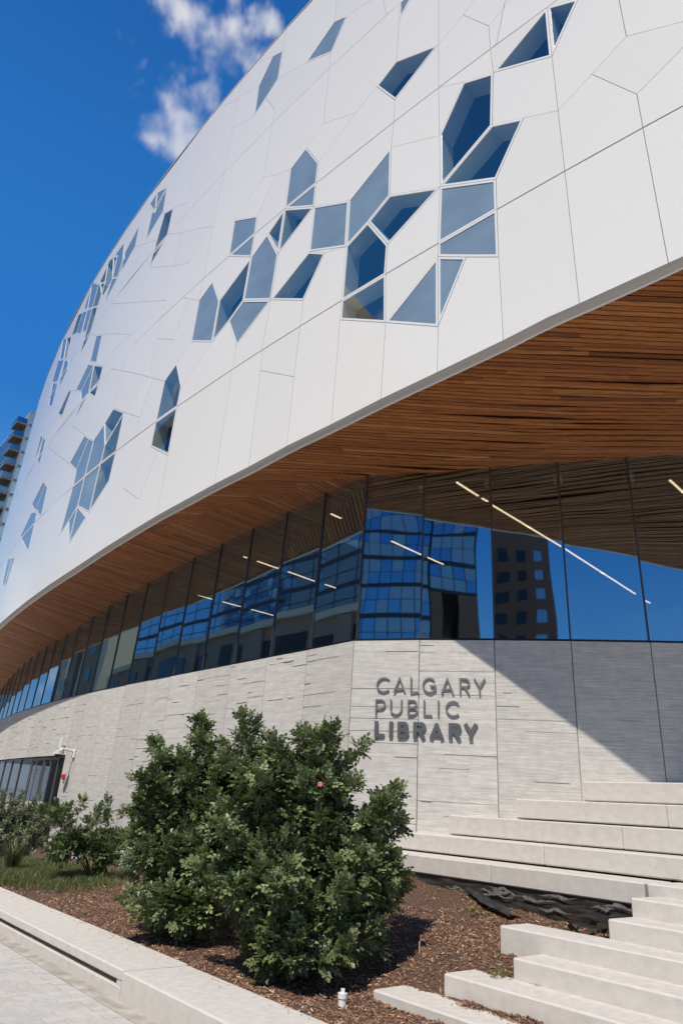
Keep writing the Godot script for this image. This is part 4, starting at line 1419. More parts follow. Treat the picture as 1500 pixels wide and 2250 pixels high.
func build_bed() -> void:
	var f := FastNoiseLite.new()
	f.seed = 4
	f.frequency = 1.6
	f.fractal_octaves = 4
	var b := MB.new()
	var H := func(p: float, s: float) -> Vector3:
		return street_at(p, s, bed_y(p, s) + 0.03 * f.get_noise_2d(p, s) - (0.05 if p < 3.86 else 0.0))
	var st := 0.08
	var s := 3.0
	while s < 27.0:
		var w := st if s < 12.0 else 0.3
		var p := 3.84
		var pe := 7.7 if s < 8.6 else 8.4
		while p < pe:
			var a: Vector3 = H.call(p, s)
			var c: Vector3 = H.call(p + w, s)
			var d: Vector3 = H.call(p + w, s + w)
			var e: Vector3 = H.call(p, s + w)
			b.quad(a, c, d, e, Vector3.UP)
			p += w
		s += w
	structure("mulch_bed", b.mesh(mats["soil"]))
	# bark chips lying on the bed: nobody could count them
	var chip := MB.new()
	chip.cbox(Vector3.ZERO, Vector3.RIGHT * 0.5, Vector3.UP * 0.09, Vector3.BACK * 0.16, 0.04)
	var mm := MultiMesh.new()
	mm.transform_format = MultiMesh.TRANSFORM_3D
	mm.use_colors = true
	mm.mesh = chip.mesh(mats["chip"])
	var xf := []
	var co := []
	var tones := [Color(0.31, 0.155, 0.085), Color(0.23, 0.11, 0.062), Color(0.40, 0.24, 0.145), Color(0.15, 0.075, 0.047), Color(0.48, 0.32, 0.21), Color(0.27, 0.16, 0.11), Color(0.11, 0.058, 0.04)]
	var tries := 0
	while xf.size() < 46000 and tries < 400000:
		tries += 1
		var ss := 3.4 + 12.6 * pow(rng.randf(), 1.35)
		var pp := rng.randf_range(3.86, 7.6)
		if ss > 11.0 and rng.randf() < 0.6:
			continue
		# the grassy strip at the left keeps few chips, the worn slope by the wall is bare earth
		if grassy(pp, ss) > 0.45 and rng.randf() < 0.93:
			continue
		var bare := Vector2((pp - 7.1) / 0.45, (ss - 7.0) / 0.9).length()
		if bare < 1.0 and rng.randf() < 0.85:
			continue
		var y := bed_y(pp, ss) + 0.03 * f.get_noise_2d(pp, ss)
		var l := rng.randf_range(0.012, 0.042) * (1.5 if rng.randf() < 0.1 else 1.0)
		var bs := Basis.from_euler(Vector3(rng.randfn(0, 0.35), rng.randf() * TAU, rng.randfn(0, 0.35))).scaled_local(Vector3(l, rng.randf_range(0.012, 0.03), rng.randf_range(0.3, 0.9) * l + 0.006))
		xf.append(Transform3D(bs, street_at(pp, ss, y + rng.randf_range(0.0, 0.009))))
		var c: Color = tones[rng.randi() % tones.size()] * rng.randf_range(0.75, 1.25)
		if rng.randf() < 0.012:
			c = Color(0.6, 0.55, 0.48)
		co.append(c)
	# a little spills over the curb
	for i in 170:
		var ss := rng.randf_range(3.0, 12.0)
		var pp := 3.85 - absf(rng.randfn(0, 0.09))
		if pp < 3.3:
			continue
		var l := rng.randf_range(0.006, 0.02)
		xf.append(Transform3D(Basis.from_euler(Vector3(0, rng.randf() * TAU, 0)).scaled_local(Vector3(l, 0.02, l * 0.6)), street_at(pp, ss, 0.2235 if ss > 6.53 else 0.2135)))
		co.append(tones[rng.randi() % 4] * 0.8)
	mm.instance_count = xf.size()
	for i in xf.size():
		mm.set_instance_transform(i, xf[i])
		mm.set_instance_color(i, Color(co[i].r, co[i].g, co[i].b, 1.0))
	var mi := MultiMeshInstance3D.new()
	mi.name = "bark_chips"
	mi.multimesh = mm
	mi.set_meta("kind", "stuff")
	tag(mi, "loose brown bark chips covering the planting bed", "mulch")
	add_child(mi)

func grassy(p: float, s: float) -> float:
	# the strip of lawn at the left end of the bed
	var a := Vector2((p - 4.9) / 0.85, (s - 14.3) / 2.3).length()
	return clampf(1.5 - a, 0.0, 1.0)

func build_grass() -> void:
	var blade := MB.new()
	for k in 5:
		var t := k * 1.26
		var d := Vector3(cos(t), 0, sin(t))
		var e := d.cross(Vector3.UP) * 0.035
		var a := d * 0.06
		blade.tri(a - e, a + e, a + d * 0.22 + Vector3.UP * 0.6, (Vector3.UP * 0.6 - d).normalized())
		blade.tri(a + d * 0.22 + Vector3.UP * 0.6 - e * 0.6, a + d * 0.22 + Vector3.UP * 0.6 + e * 0.6, a + d * 0.6 + Vector3.UP * 0.95, (Vector3.UP * 0.6 - d).normalized())
		blade.tri(a - e, a + d * 0.22 + Vector3.UP * 0.6 + e * 0.6, a + d * 0.22 + Vector3.UP * 0.6 - e * 0.6, (Vector3.UP * 0.6 - d).normalized())
	var mm := MultiMesh.new()
	mm.transform_format = MultiMesh.TRANSFORM_3D
	mm.use_colors = true
	mm.mesh = blade.mesh(mats["leaf"])
	var xf := []
	var co := []
	while xf.size() < 9000:
		var ss := rng.randf_range(9.5, 17.0)
		var pp := rng.randf_range(3.9, 6.6)
		if rng.randf() > grassy(pp, ss):
			continue
		var h := rng.randf_range(0.05, 0.13)
		xf.append(Transform3D(Basis.from_euler(Vector3(rng.randfn(0, 0.2), rng.randf() * TAU, rng.randfn(0, 0.2))).scaled_local(Vector3(h * 0.9, h, h * 0.9)), street_at(pp, ss, bed_y(pp, ss) + 0.005)))
		var dry := rng.randf()
		co.append(Color(0.075, 0.125, 0.03) * rng.randf_range(0.7, 1.3) if dry < 0.7 else Color(0.28, 0.24, 0.11) * rng.randf_range(0.7, 1.2))
	mm.instance_count = xf.size()
	for i in xf.size():
		mm.set_instance_transform(i, xf[i])
		mm.set_instance_color(i, Color(co[i].r, co[i].g, co[i].b, 1.0))
	var mi := MultiMeshInstance3D.new()
	mi.name = "lawn_grass"
	mi.multimesh = mm
	mi.set_meta("kind", "stuff")
	tag(mi, "patchy green and dry lawn grass at the left of the bed", "grass")
	add_child(mi)

# ------------------------------------------------------------------ shrubs
func compound_leaf(leaflets: int, wide: float) -> ArrayMesh:
	# a rose-like leaf: a stalk with pairs of folded leaflets and one at its tip, 1 unit long
	var m := MB.new()
	var put_leaf := func(o: Vector3, d: Vector3, up: Vector3, l: float) -> void:
		var s := d.cross(up).normalized()
		var w := l * wide
		var tip := o + d * l - up * l * 0.12
		var mid := o + d * l * 0.5
		var a := mid + s * w + up * w * 0.35
		var b := mid - s * w + up * w * 0.35
		var q := o + d * l * 0.82 - up * l * 0.03
		var n1 := (up - s * 0.35).normalized()
		var n2 := (up + s * 0.35).normalized()
		m.tri(o, a, mid, n1)
		m.tri(mid, a, q + s * w * 0.62, n1)
		m.tri(mid, q + s * w * 0.62, tip, n1)
		m.tri(o, b, mid, n2)
		m.tri(mid, b, q - s * w * 0.62, n2)
		m.tri(mid, q - s * w * 0.62, tip, n2)
	var pairs := (leaflets - 1) / 2
	for i in pairs:
		var x := 0.3 + 0.42 * i / maxf(1.0, pairs - 0.5)
		for sd in [-1.0, 1.0]:
			var d: Vector3 = (Vector3.RIGHT * 0.6 + Vector3.BACK * sd).normalized()
			put_leaf.call(Vector3(x, -0.08 * x * x, 0), d, Vector3.UP, 0.42)
	put_leaf.call(Vector3(0.74, -0.05, 0), Vector3.RIGHT, Vector3.UP, 0.46)
	m.box(Vector3(0.36, -0.012, 0), Vector3.RIGHT * 0.37, Vector3.UP * 0.008, Vector3.BACK * 0.01)
	return m.mesh(mats["leaf"])

func single_leaf() -> ArrayMesh:
	# narrow pointed leaves in a whorl, for the grey-green shrub
	var m := MB.new()
	for k in 4:
		var t := k * TAU / 4.0
		var d := (Vector3(cos(t), 0.35, sin(t))).normalized()
		var s := d.cross(Vector3.UP).normalized()
		var up := s.cross(d).normalized()
		var o := Vector3.UP * 0.12 * k
		m.tri(o, o + d * 0.4 + s * 0.13, o + d * 0.4 - s * 0.13, up)
		m.tri(o + d * 0.4 + s * 0.13, o + d * 0.85 - up * 0.08, o + d * 0.4 - s * 0.13, up)
	return m.mesh(mats["leaf"])

func leaf_cloud(called: String, parent: Node3D, leaf: ArrayMesh, tips: Array, n: int, spread: float, size: Vector2, tones: Array) -> void:
	# leaves set along the outer ends of the twigs
	var mm := MultiMesh.new()
	mm.transform_format = MultiMesh.TRANSFORM_3D
	mm.use_colors = true
	mm.mesh = leaf
	mm.instance_count = n
	for i in n:
		var tw: Array = tips[rng.randi() % tips.size()]
		var t := pow(rng.randf(), 0.6)
		var c: Vector3 = tw[0].lerp(tw[1], t)
		var out: Vector3 = (tw[1] - tw[0]).normalized()
		var rnd := Vector3(rng.randfn(), rng.randfn(), rng.randfn()) * 0.5
		var x := (out * 0.55 + rnd + Vector3.UP * 0.1).normalized()
		var up := (Vector3.UP * 0.8 + Vector3(rng.randfn(), rng.randfn(), rng.randfn()) * 0.36 + out * 0.55)
		var z := x.cross(up).normalized()
		var y := z.cross(x).normalized()
		var s := rng.randf_range(size.x, size.y)
		mm.set_instance_transform(i, Transform3D(Basis(x * s, y * s, z * s), c + rnd * spread))
		var col: Color = tones[rng.randi() % tones.size()] * rng.randf_range(0.7, 1.3)
		mm.set_instance_color(i, Color(col.r, col.g, col.b, 1.0))
	var mi := MultiMeshInstance3D.new()
	mi.name = called
	mi.multimesh = mm
	mi.set_meta("kind", "stuff")
	parent.add_child(mi, true)

func shrub(called: String, label: String, at: Vector3, lobes: Array, twigs: int, leaves: int, leaf: ArrayMesh, size: Vector2, tones: Array, group := "", shoots := 0) -> Node3D:
	# lobes: [centre (relative), radii]; stems rise from the base into each lobe and branch into twigs
	var o := thing(called, label, "shrub", at, group)
	var st := MB.new()
	var tips := []
	var lumps := FastNoiseLite.new()
	lumps.seed = 6 + lobes.size() + int(at.x * 10.0)
	lumps.frequency = 0.9
	var vol := 0.0
	for l in lobes:
		vol += l[1].x * l[1].y + l[1].y * l[1].z
	for l in lobes:
		var share: float = (l[1].x * l[1].y + l[1].y * l[1].z) / vol
		for i in maxi(3, int(twigs * share)):
			# a twig ends on or near the lobe's skin, some reach past it
			var d := Vector3(rng.randfn(), rng.randfn() * 0.9 + 0.15, rng.randfn()).normalized()
			var lump := 0.82 + 0.62 * lumps.get_noise_3dv((l[0] + d * l[1]) * 2.6)
			var reach := (rng.randf_range(0.55, 1.0) if rng.randf() < 0.9 else rng.randf_range(1.0, 1.2)) * lump
			var end: Vector3 = l[0] + d * l[1] * reach
			if end.y < 0.04:
				end.y = rng.randf_range(0.02, 0.12)
			var start: Vector3 = end - (d + Vector3(rng.randfn() * 0.3, 0.55, rng.randfn() * 0.3)).normalized() * rng.randf_range(0.16, 0.34)
			start.y = maxf(start.y, 0.02)
			tips.append([start, end])
			if i % 3 == 0:
				st.tube(start, end, 0.005, 0.002, 4, false)
		for i in 5:
			var root := Vector3(rng.randfn() * 0.08, -0.05, rng.randfn() * 0.08)
			var top: Vector3 = l[0] + Vector3(rng.randfn(), rng.randfn(), rng.randfn()) * l[1] * 0.3
			var knee := root.lerp(top, 0.5) + Vector3(rng.randfn() * 0.06, 0.1, rng.randfn() * 0.06)
			st.tube(root, knee, 0.014, 0.010, 6, false)
			st.tube(knee, top, 0.010, 0.005, 6, false)
	# long arching shoots that stand clear of the mass
	for i in shoots:
		var l: Array = lobes[rng.randi() % lobes.size()]
		var d := Vector3(rng.randfn() * 0.75, absf(rng.randfn()) * 0.6 + 0.55, rng.randfn() * 0.6).normalized()
		var a0: Vector3 = l[0] + d * l[1] * 0.7
		var a1: Vector3 = a0 + (d + Vector3.UP * 0.25).normalized() * rng.randf_range(0.22, 0.4)
		var a2: Vector3 = a1 + (d - Vector3.UP * 0.15).normalized() * rng.randf_range(0.06, 0.14)
		st.tube(a0, a1, 0.004, 0.003, 4, false)
		st.tube(a1, a2, 0.003, 0.0015, 4, false)
		tips.append([a0, a1])
		tips.append([a1, a2])
	put("stems", st.mesh(mats["stem"]), o)
	leaf_cloud("foliage", o, leaf, tips, leaves, 0.042, size, tones)
	return o

func build_plants() -> void:
	var rose := compound_leaf(5, 0.36)
	var greens := [Color(0.125, 0.165, 0.066), Color(0.16, 0.20, 0.082), Color(0.095, 0.13, 0.056), Color(0.20, 0.235, 0.10), Color(0.14, 0.18, 0.088), Color(0.23, 0.26, 0.13)]
	var at := Vector3(-1.4, 0.3, -8.9)
	shrub("rose_bush", "tall leafy rose bush at the left of the pair before the concrete wall", at, ROSE_LEFT, 430, 14500, rose, Vector2(0.085, 0.145), greens, "rose bushes in the bed", 30)
	at = Vector3(-0.15, 0.2, -7.75)
	var rb := shrub("rose_bush", "broad rose bush nearest the curb, right one of the pair, with pink bloom", at, ROSE_RIGHT, 460, 16000, rose, Vector2(0.085, 0.145), greens, "rose bushes in the bed", 30)
	var fb := MB.new()
	for k in 5:
		var t := k * TAU / 5.0
		fb.ball(Vector3(0.12 + 0.014 * cos(t), 1.62 + 0.014 * sin(t), 0.46), Vector3(0.013, 0.012, 0.006), 5)
	put("flower", fb.mesh(mats["pink_petal"]), rb)
	at = Vector3(-3.7, 0.36, -12.9)
	shrub("low_shrub", "low spreading shrub behind the left rose bush by the wall", at, LOW_SHRUB, 90, 2000, rose, Vector2(0.08, 0.13), [Color(0.12, 0.165, 0.06), Color(0.15, 0.20, 0.075), Color(0.09, 0.13, 0.05)], "", 14)
	at = Vector3(-6.85, 0.1, -17.1)
	shrub("grey_shrub", "grey-green shrub in front of the street entrance at the left edge", at, GREY_SHRUB, 420, 8000, single_leaf(), Vector2(0.07, 0.12), [Color(0.18, 0.215, 0.12), Color(0.23, 0.26, 0.16), Color(0.14, 0.17, 0.10), Color(0.28, 0.30, 0.20)])
	# a tuft of tall ornamental grass
	at = street_at(4.6, 14.4, bed_y(4.6, 14.4))
	var tuft := thing("grass_tuft", "dark tuft of tall thin grass before the grey-green shrub", "grass tuft", at)
	var m := MB.new()
	m.use_c = true
	for i in 420:
		var a := rng.randf() * TAU
		var d := Vector3(cos(a), 0, sin(a))
		var l := rng.randf_range(0.35, 0.75)
		var lean := rng.randf_range(0.1, 0.75)
		var b0 := d * rng.randf() * 0.08
		var b1 := b0 + d * l * lean * 0.4 + Vector3.UP * l * 0.6
		var b2 := b0 + d * l * lean + Vector3.UP * l * (0.95 - lean * 0.4)
		var e := d.cross(Vector3.UP) * 0.003
		m.tint = Color(0.07, 0.10, 0.035) * rng.randf_range(0.6, 1.3) if rng.randf() < 0.8 else Color(0.24, 0.2, 0.1)
		m.tint.a = 1.0
		m.quad(b0 - e, b0 + e, b1 + e, b1 - e, Vector3.UP + d)
		m.tri(b1 - e, b1 + e, b2, (Vector3.UP + d).normalized())
	put("blades", m.mesh(mats["leaf"]), tuft).set_meta("kind", "stuff")
	# weeds by the steps
	for w in [[7.0, 5.75, 0.1, "small yellow-green weed below the folded strip of membrane"], [5.66, 4.4, 0.07, "little weed growing at the end of the set-back stair block"], [7.2, 4.7, 0.07, "small weed at the foot of the crumpled membrane"]]:
		var q := street_at(w[0], w[1], bed_y(w[0], w[1]))
		var o := thing("weed", w[3], "weed", q, "weeds in the mulch")
		var tips := []
		for i in 12:
			tips.append([Vector3.ZERO, Vector3(rng.randfn() * w[2], rng.randf_range(0.3, 1.0) * w[2], rng.randfn() * w[2])])
		leaf_cloud("leaves", o, rose, tips, 30, 0.02, Vector2(0.03, 0.055), [Color(0.12, 0.15, 0.04), Color(0.2, 0.19, 0.06)])

# ------------------------------------------------------------------ small things in the bed
func build_small() -> void:
	# torn waterproofing on the footing below the fifth step
	var o := thing("membrane_wall", "torn black waterproof membrane on the footing below the fifth step", "membrane", street_at(7.6, 6.2, 0.5))
	var f := FastNoiseLite.new()
	f.seed = 12
	f.frequency = 1.4
	var sh := MB.new()
	var W := func(s: float, y: float) -> Vector3:
		return street_at(7.55 + 0.022 * f.get_noise_2d(s * 1.2, y * 9.0), s, y) - o.position
	var s := 4.02
	while s < 9.0:
		for i in 10:
			var y0 := 0.35 + 0.0615 * i
			var top := minf(y0 + 0.0615, 0.965)
			sh.quad(W.call(s, y0), W.call(s + 0.08, y0), W.call(s + 0.08, top), W.call(s, top), NV)
		s += 0.08
	sh.quad(street_at(7.55, 4.02, 0.3) - o.position, street_at(7.55, 4.02, 0.965) - o.position, street_at(8.0, 4.02, 0.965) - o.position, street_at(8.0, 4.02, 0.3) - o.position, -DV)
	put("sheet", sh.mesh(mats["membrane"]), o)
	# scuffed places where the coating has worn to grey, ragged and of uneven width
	for i in 13:
		var c := rng.randf_range(4.2, 7.4)
		var y := 0.93 - 0.05 * (c - 4.2) / 3.0 - rng.randf_range(0.03, 0.2)
		var l := rng.randf_range(0.12, 0.4)
		var lap := MB.new()
		var n := 14
		var up := []
		var dn := []
		for k in n + 1:
			var w := sin(PI * k / n)
			up.append(y + w * rng.randf_range(0.004, 0.03) + 0.012 * sin(k * 0.8 + i))
			dn.append(y - w * rng.randf_range(0.002, 0.022) + 0.012 * sin(k * 0.8 + i))
		for k in n:
			var x0 := c - l + 2.0 * l * k / n
			var x1 := c - l + 2.0 * l * (k + 1) / n
			lap.quad(street_at(7.522, x0, dn[k]) - o.position, street_at(7.522, x1, dn[k + 1]) - o.position, street_at(7.52, x1, up[k + 1]) - o.position, street_at(7.52, x0, up[k]) - o.position, NV)
		put("scuff", lap.mesh(mats["membrane_worn"]), o)
	# a strip that has come loose and folds forward
	var st := MB.new()
	var pts := [[7.50, 6.32, 0.83], [7.42, 6.12, 0.80], [7.28, 5.9, 0.765], [7.2, 5.62, 0.735], [7.14, 5.4, 0.70]]
	for i in pts.size() - 1:
		var a: Array = pts[i]
		var b: Array = pts[i + 1]
		var wa := 0.05 if i > 0 else 0.012
		var wb := 0.055
		st.quad(street_at(a[0], a[1], a[2]) - o.position, street_at(b[0], b[1], b[2]) - o.position, street_at(b[0] - 0.03, b[1], b[2] - wb) - o.position, street_at(a[0] - 0.03, a[1], a[2] - wa) - o.position, NV)
		st.quad(street_at(a[0], a[1], a[2]) - o.position, street_at(b[0], b[1], b[2]) - o.position, street_at(b[0] + 0.12, b[1] - 0.05, b[2] - 0.03) - o.position, street_at(a[0] + 0.1, a[1] - 0.05, a[2] - 0.03) - o.position, Vector3.UP)
	put("loose_strip", st.mesh(mats["membrane"]), o)
	var cr := MB.new()
	for i in 26:
		var c := street_at(rng.randf_range(6.95, 7.45), rng.randf_range(4.05, 4.7), 0) - o.position
		c.y = bed_y(7.2, 4.4) + rng.randf_range(0.0, 0.12) - o.position.y
		var a := Vector3(rng.randfn(), rng.randfn() * 0.5, rng.randfn()).normalized() * 0.11
		var b := Vector3(rng.randfn(), rng.randfn(), rng.randfn()).normalized() * 0.07
		cr.tri(c, c + a, c + b, Vector3.UP)
		cr.tri(c + a, c + a * 0.8 + b, c + b, Vector3.UP)
	put("crumpled_end", cr.mesh(mats["membrane"]), o)
	# white plastic pipe stub with a castellated cap
	o = thing("pipe_stub", "white plastic pipe stub standing in the mulch by the lowest block", "pipe", street_at(4.55, 5.18, bed_y(4.55, 5.18)))
	var m := MB.new()
	m.tube(Vector3.DOWN * 0.03, Vector3.UP * 0.05, 0.034, 0.034, 18)
	put("pipe", m.mesh(mats["white_plastic"]), o)
	m = MB.new()
	m.tube(Vector3.UP * 0.053, Vector3.UP * 0.09, 0.040, 0.040, 18)
	put("cap", m.mesh(mats["white_plastic"]), o)
	m = MB.new()
	m.box(Vector3.UP * 0.105, Vector3.RIGHT * 0.016, Vector3.UP * 0.015, Vector3.BACK * 0.016)
	put("square_plug", m.mesh(mats["white_plastic"]), o)
	# small wooden stake
	o = thing("garden_stake", "thin pale wooden stake standing in the open mulch", "stake", street_at(5.75, 5.45, bed_y(5.75, 5.45)))
	m = MB.new()
	m.cbox(Vector3.UP * 0.03, Vector3.RIGHT * 0.007, Vector3.UP * 0.07, Vector3.BACK * 0.004, 0.0015)
	put("stake", m.mesh(mats["wood_stake"]), o)
	# white plate half hidden by the left bush
	o = thing("ground_plate", "flat white plate on the mulch at the left bush's edge", "plate", street_at(4.95, 9.9, bed_y(4.95, 9.9) + 0.05))
	m = MB.new()
	m.cbox(Vector3.ZERO, Vector3(0.11, 0.02, 0.02), Vector3.UP * 0.012, Vector3(-0.01, -0.03, 0.09), 0.004)
	put("plate", m.mesh(mats["white_paint"]), o)
	# fittings beside the street entrance
	var n := fnr(21.0)
	var t := (wall_left(21.5) - wall_left(20.5)).normalized()
	var at := wall_left(20.75) + Vector3.UP * 2.62
	o = thing("security_camera", "white dome security camera on a bracket right of the street entrance", "camera", at)
	m = MB.new()
	m.cbox(n * 0.03, t * 0.09, Vector3.UP * 0.12, n * 0.03, 0.012)
	m.tube(n * 0.05 + Vector3.UP * 0.06, n * 0.36 + Vector3.UP * 0.1, 0.03, 0.028, 10)
	m.tube(n * 0.36 + Vector3.UP * 0.1, n * 0.46 + Vector3.UP * 0.02, 0.03, 0.03, 10)
	put("bracket", m.mesh(mats["white_paint"]), o)
	m = MB.new()
	m.tube(n * 0.46 + Vector3.DOWN * 0.06, n * 0.46 + Vector3.UP * 0.05, 0.15, 0.07, 16)
	put("housing", m.mesh(mats["white_paint"]), o)
	m = MB.new()
	m.ball(n * 0.46 + Vector3.DOWN * 0.06, Vector3(0.09, 0.09, 0.09), 8)
	put("dome", m.mesh(mats["black_plastic"]), o)
	at = wall_left(21.75) + Vector3.UP * 2.9
	o = thing("wall_antenna", "slim white antenna box above the corner of the street entrance", "antenna", at)
	m = MB.new()
	m.cbox(n * 0.14, t * 0.07, Vector3.UP * 0.16, n * 0.025, 0.01)
	put("box", m.mesh(mats["white_plastic"]), o)
	m = MB.new()
	m.tube(n * 0.12 + Vector3.DOWN * 0.05, Vector3.DOWN * 0.05, 0.012, 0.012, 6)
	m.tube(n * 0.12 + Vector3.DOWN * 0.15, n * 0.06 + Vector3.DOWN * 0.3, 0.008, 0.008, 6)
	m.tube(n * 0.06 + Vector3.DOWN * 0.3, -t * 0.25 + n * 0.02 + Vector3.DOWN * 0.4, 0.008, 0.008, 6)
	put("mount", m.mesh(mats["black_plastic"]), o)
	o = thing("fire_alarm", "small red fire alarm bell box on the wall beside the entrance", "alarm", wall_left(21.2) + Vector3.UP * 1.99)
	m = MB.new()
	m.cbox(n * 0.035, t * 0.055, Vector3.UP * 0.075, n * 0.035, 0.01)
	put("box", m.mesh(mats["red_plastic"]), o)
	m = MB.new()
	m.cbox(n * 0.085 + Vector3.UP * 0.02, t * 0.03, Vector3.UP * 0.035, n * 0.016, 0.006)
	put("strobe", m.mesh(mats["red_plastic"]), o)
	for w in [[21.2, 1.2, "upper round black fire hose inlet beside the entrance"], [21.08, 1.06, "lower round black fire hose inlet beside the entrance"]]:
		o = thing("hose_inlet", w[2], "inlet", wall_left(w[0]) + Vector3.UP * w[1], "hose inlets")
		m = MB.new()
		m.tube(Vector3.ZERO, n * 0.03, 0.095, 0.095, 16)
		put("flange", m.mesh(mats["black_plastic"]), o)
		m = MB.new()
		m.tube(n * 0.03, n * 0.13, 0.06, 0.05, 14)
		put("nozzle", m.mesh(mats["dark_metal"]), o)
	o = thing("key_box", "small black key box low on the wall beside the entrance", "box", wall_left(21.3) + Vector3.UP * 0.86)
	m = MB.new()
	m.cbox(n * 0.03, t * 0.04, Vector3.UP * 0.07, n * 0.03, 0.006)
	put("case", m.mesh(mats["black_plastic"]), o)
	o = thing("card_reader", "narrow black card reader on the concrete near the entrance", "reader", wall_left(20.15) + Vector3.UP * 1.24)
	m = MB.new()
	m.cbox(n * 0.02, t * 0.04, Vector3.UP * 0.1, n * 0.02, 0.008)
	put("case", m.mesh(mats["black_plastic"]), o)
	o = thing("standpipe_plate", "grey plate with two pipe outlets low on the wall", "outlet", wall_left(20.2) + Vector3.UP * 0.86)
	m = MB.new()
	m.cbox(n * 0.012, t * 0.12, Vector3.UP * 0.14, n * 0.012, 0.004)
	put("plate", m.mesh(mats["door_metal"]), o)
	for e in [-0.05, 0.05]:
		m = MB.new()
		m.tube(t * e + n * 0.02 - Vector3.UP * 0.03, t * e + n * 0.12 - Vector3.UP * 0.06, 0.04, 0.036, 12)
		put("outlet", m.mesh(mats["steel"]), o)
	# house number on the entrance glass
	o = thing("house_number", "white number 800 on the dark entrance glass", "sign", wall_left(22.05) - fnr(22.05) * 0.145 + Vector3.UP * 1.36)
	var tm := TextMesh.new()
	var fo := SystemFont.new()
	fo.font_names = PackedStringArray(["Droid Sans"])
	tm.font = fo
	tm.text = "800"
	tm.font_size = 32
	tm.pixel_size = 0.0062
	tm.depth = 0.006
	tm.material = mats["white_paint"]
	var num := put("digits", tm, o)
	var zx := fnr(22.05)
	num.basis = Basis(Vector3.UP.cross(zx).normalized(), Vector3.UP, zx)

# ------------------------------------------------------------------ lamps behind the glass
func build_lamps() -> void:
	for l in LAMPS:
		var a := Vector3(l[0], 7.3, l[1])
		var b := Vector3(l[2], 7.3, l[3])
		var o := thing("strip_lamp", l[4], "lamp", (a + b) / 2.0, "strip lamps behind the glass")
		var d := (b - a).normalized()
		var s := d.cross(Vector3.UP)
		var h := MB.new()
		h.box(Vector3.UP * 0.035, d * (a.distance_to(b) / 2.0), Vector3.UP * 0.025, s * 0.022)
		put("housing", h.mesh(mats["dark_metal"]), o)
		var g := MB.new()
		g.box(Vector3.ZERO, d * (a.distance_to(b) / 2.0), Vector3.UP * 0.009, s * 0.02)
		put("diffuser", g.mesh(mats["lamp_glow"]), o)
		var li := OmniLight3D.new()
		li.name = "glow"
		li.light_energy = 0.004 * a.distance_to(b)
		li.light_color = Color(1.0, 0.86, 0.66)
		li.light_size = 0.05
		li.omni_range = 20.0
		li.omni_attenuation = 2.0
		li.shadow_enabled = true
		o.add_child(li)
		li.position = Vector3.DOWN * 0.05
	var k := 0
	for q in [Vector3(1.58, 7.5, -12.42), Vector3(2.8, 7.5, -12.01), Vector3(4.05, 7.5, -11.7), Vector3(5.31, 7.5, -11.47)]:
		var o := thing("downlight", ["first round ceiling downlight behind the glass, nearest the corner", "second round ceiling downlight behind the glass", "third round ceiling downlight behind the glass", "fourth round ceiling downlight behind the glass, farthest right"][k], "lamp", q, "round downlights behind the glass")
		var c := MB.new()
		c.tube(Vector3.UP * 0.02, Vector3.UP * 0.2, 0.085, 0.085, 16, false)
		put("can", c.mesh(mats["edge_metal"]), o)
		var r := MB.new()
		r.tube(Vector3.UP * 0.05, Vector3.UP * 0.06, 0.08, 0.08, 16)
		put("lens", r.mesh(mats["steel"]), o)
		k += 1

# ------------------------------------------------------------------ buildings around
func window_grid(o: Node3D, org: Vector3, d: Vector3, n: Vector3, cols: int, rows: int, cw: float, rh: float, gapx: float, gapy: float, m: Array, limit: int) -> void:
	# panes set in front of a face: each a part, sharing a mesh
	var shapes := []
	for k in m:
		var b := MB.new()
		b.box(Vector3.ZERO, d * (cw / 2.0 - gapx), Vector3.UP * (rh / 2.0 - gapy), n * 0.04)
		shapes.append(b.mesh(mats[k]))
	var made := 0
	var rest := MB.new()
	for r in rows:
		for c in cols:
			var at := org + d * (cw * (c + 0.5)) + Vector3.UP * (rh * (r + 0.5)) + n * 0.03
			if made < limit:
				var p := put("window", shapes[rng.randi() % shapes.size()], o)
				p.position = at
				p.basis = Basis.from_euler(Vector3(rng.randfn(0, 0.004), rng.randfn(0, 0.004), 0))
				made += 1
			else:
				rest.box(at, d * (cw / 2.0 - gapx), Vector3.UP * (rh / 2.0 - gapy), n * 0.04)
	if not rest.v.is_empty():
		put("windows_beyond", rest.mesh(mats[m[0]]), o).set_meta("kind", "stuff")

func block(o: Node3D, called: String, c: Vector3, x: Vector3, y: float, z: Vector3, m: String) -> void:
	var b := MB.new()
	b.box(c + Vector3.UP * y, x, Vector3.UP * y, z)
	put(called, b.mesh(mats[m]), o)

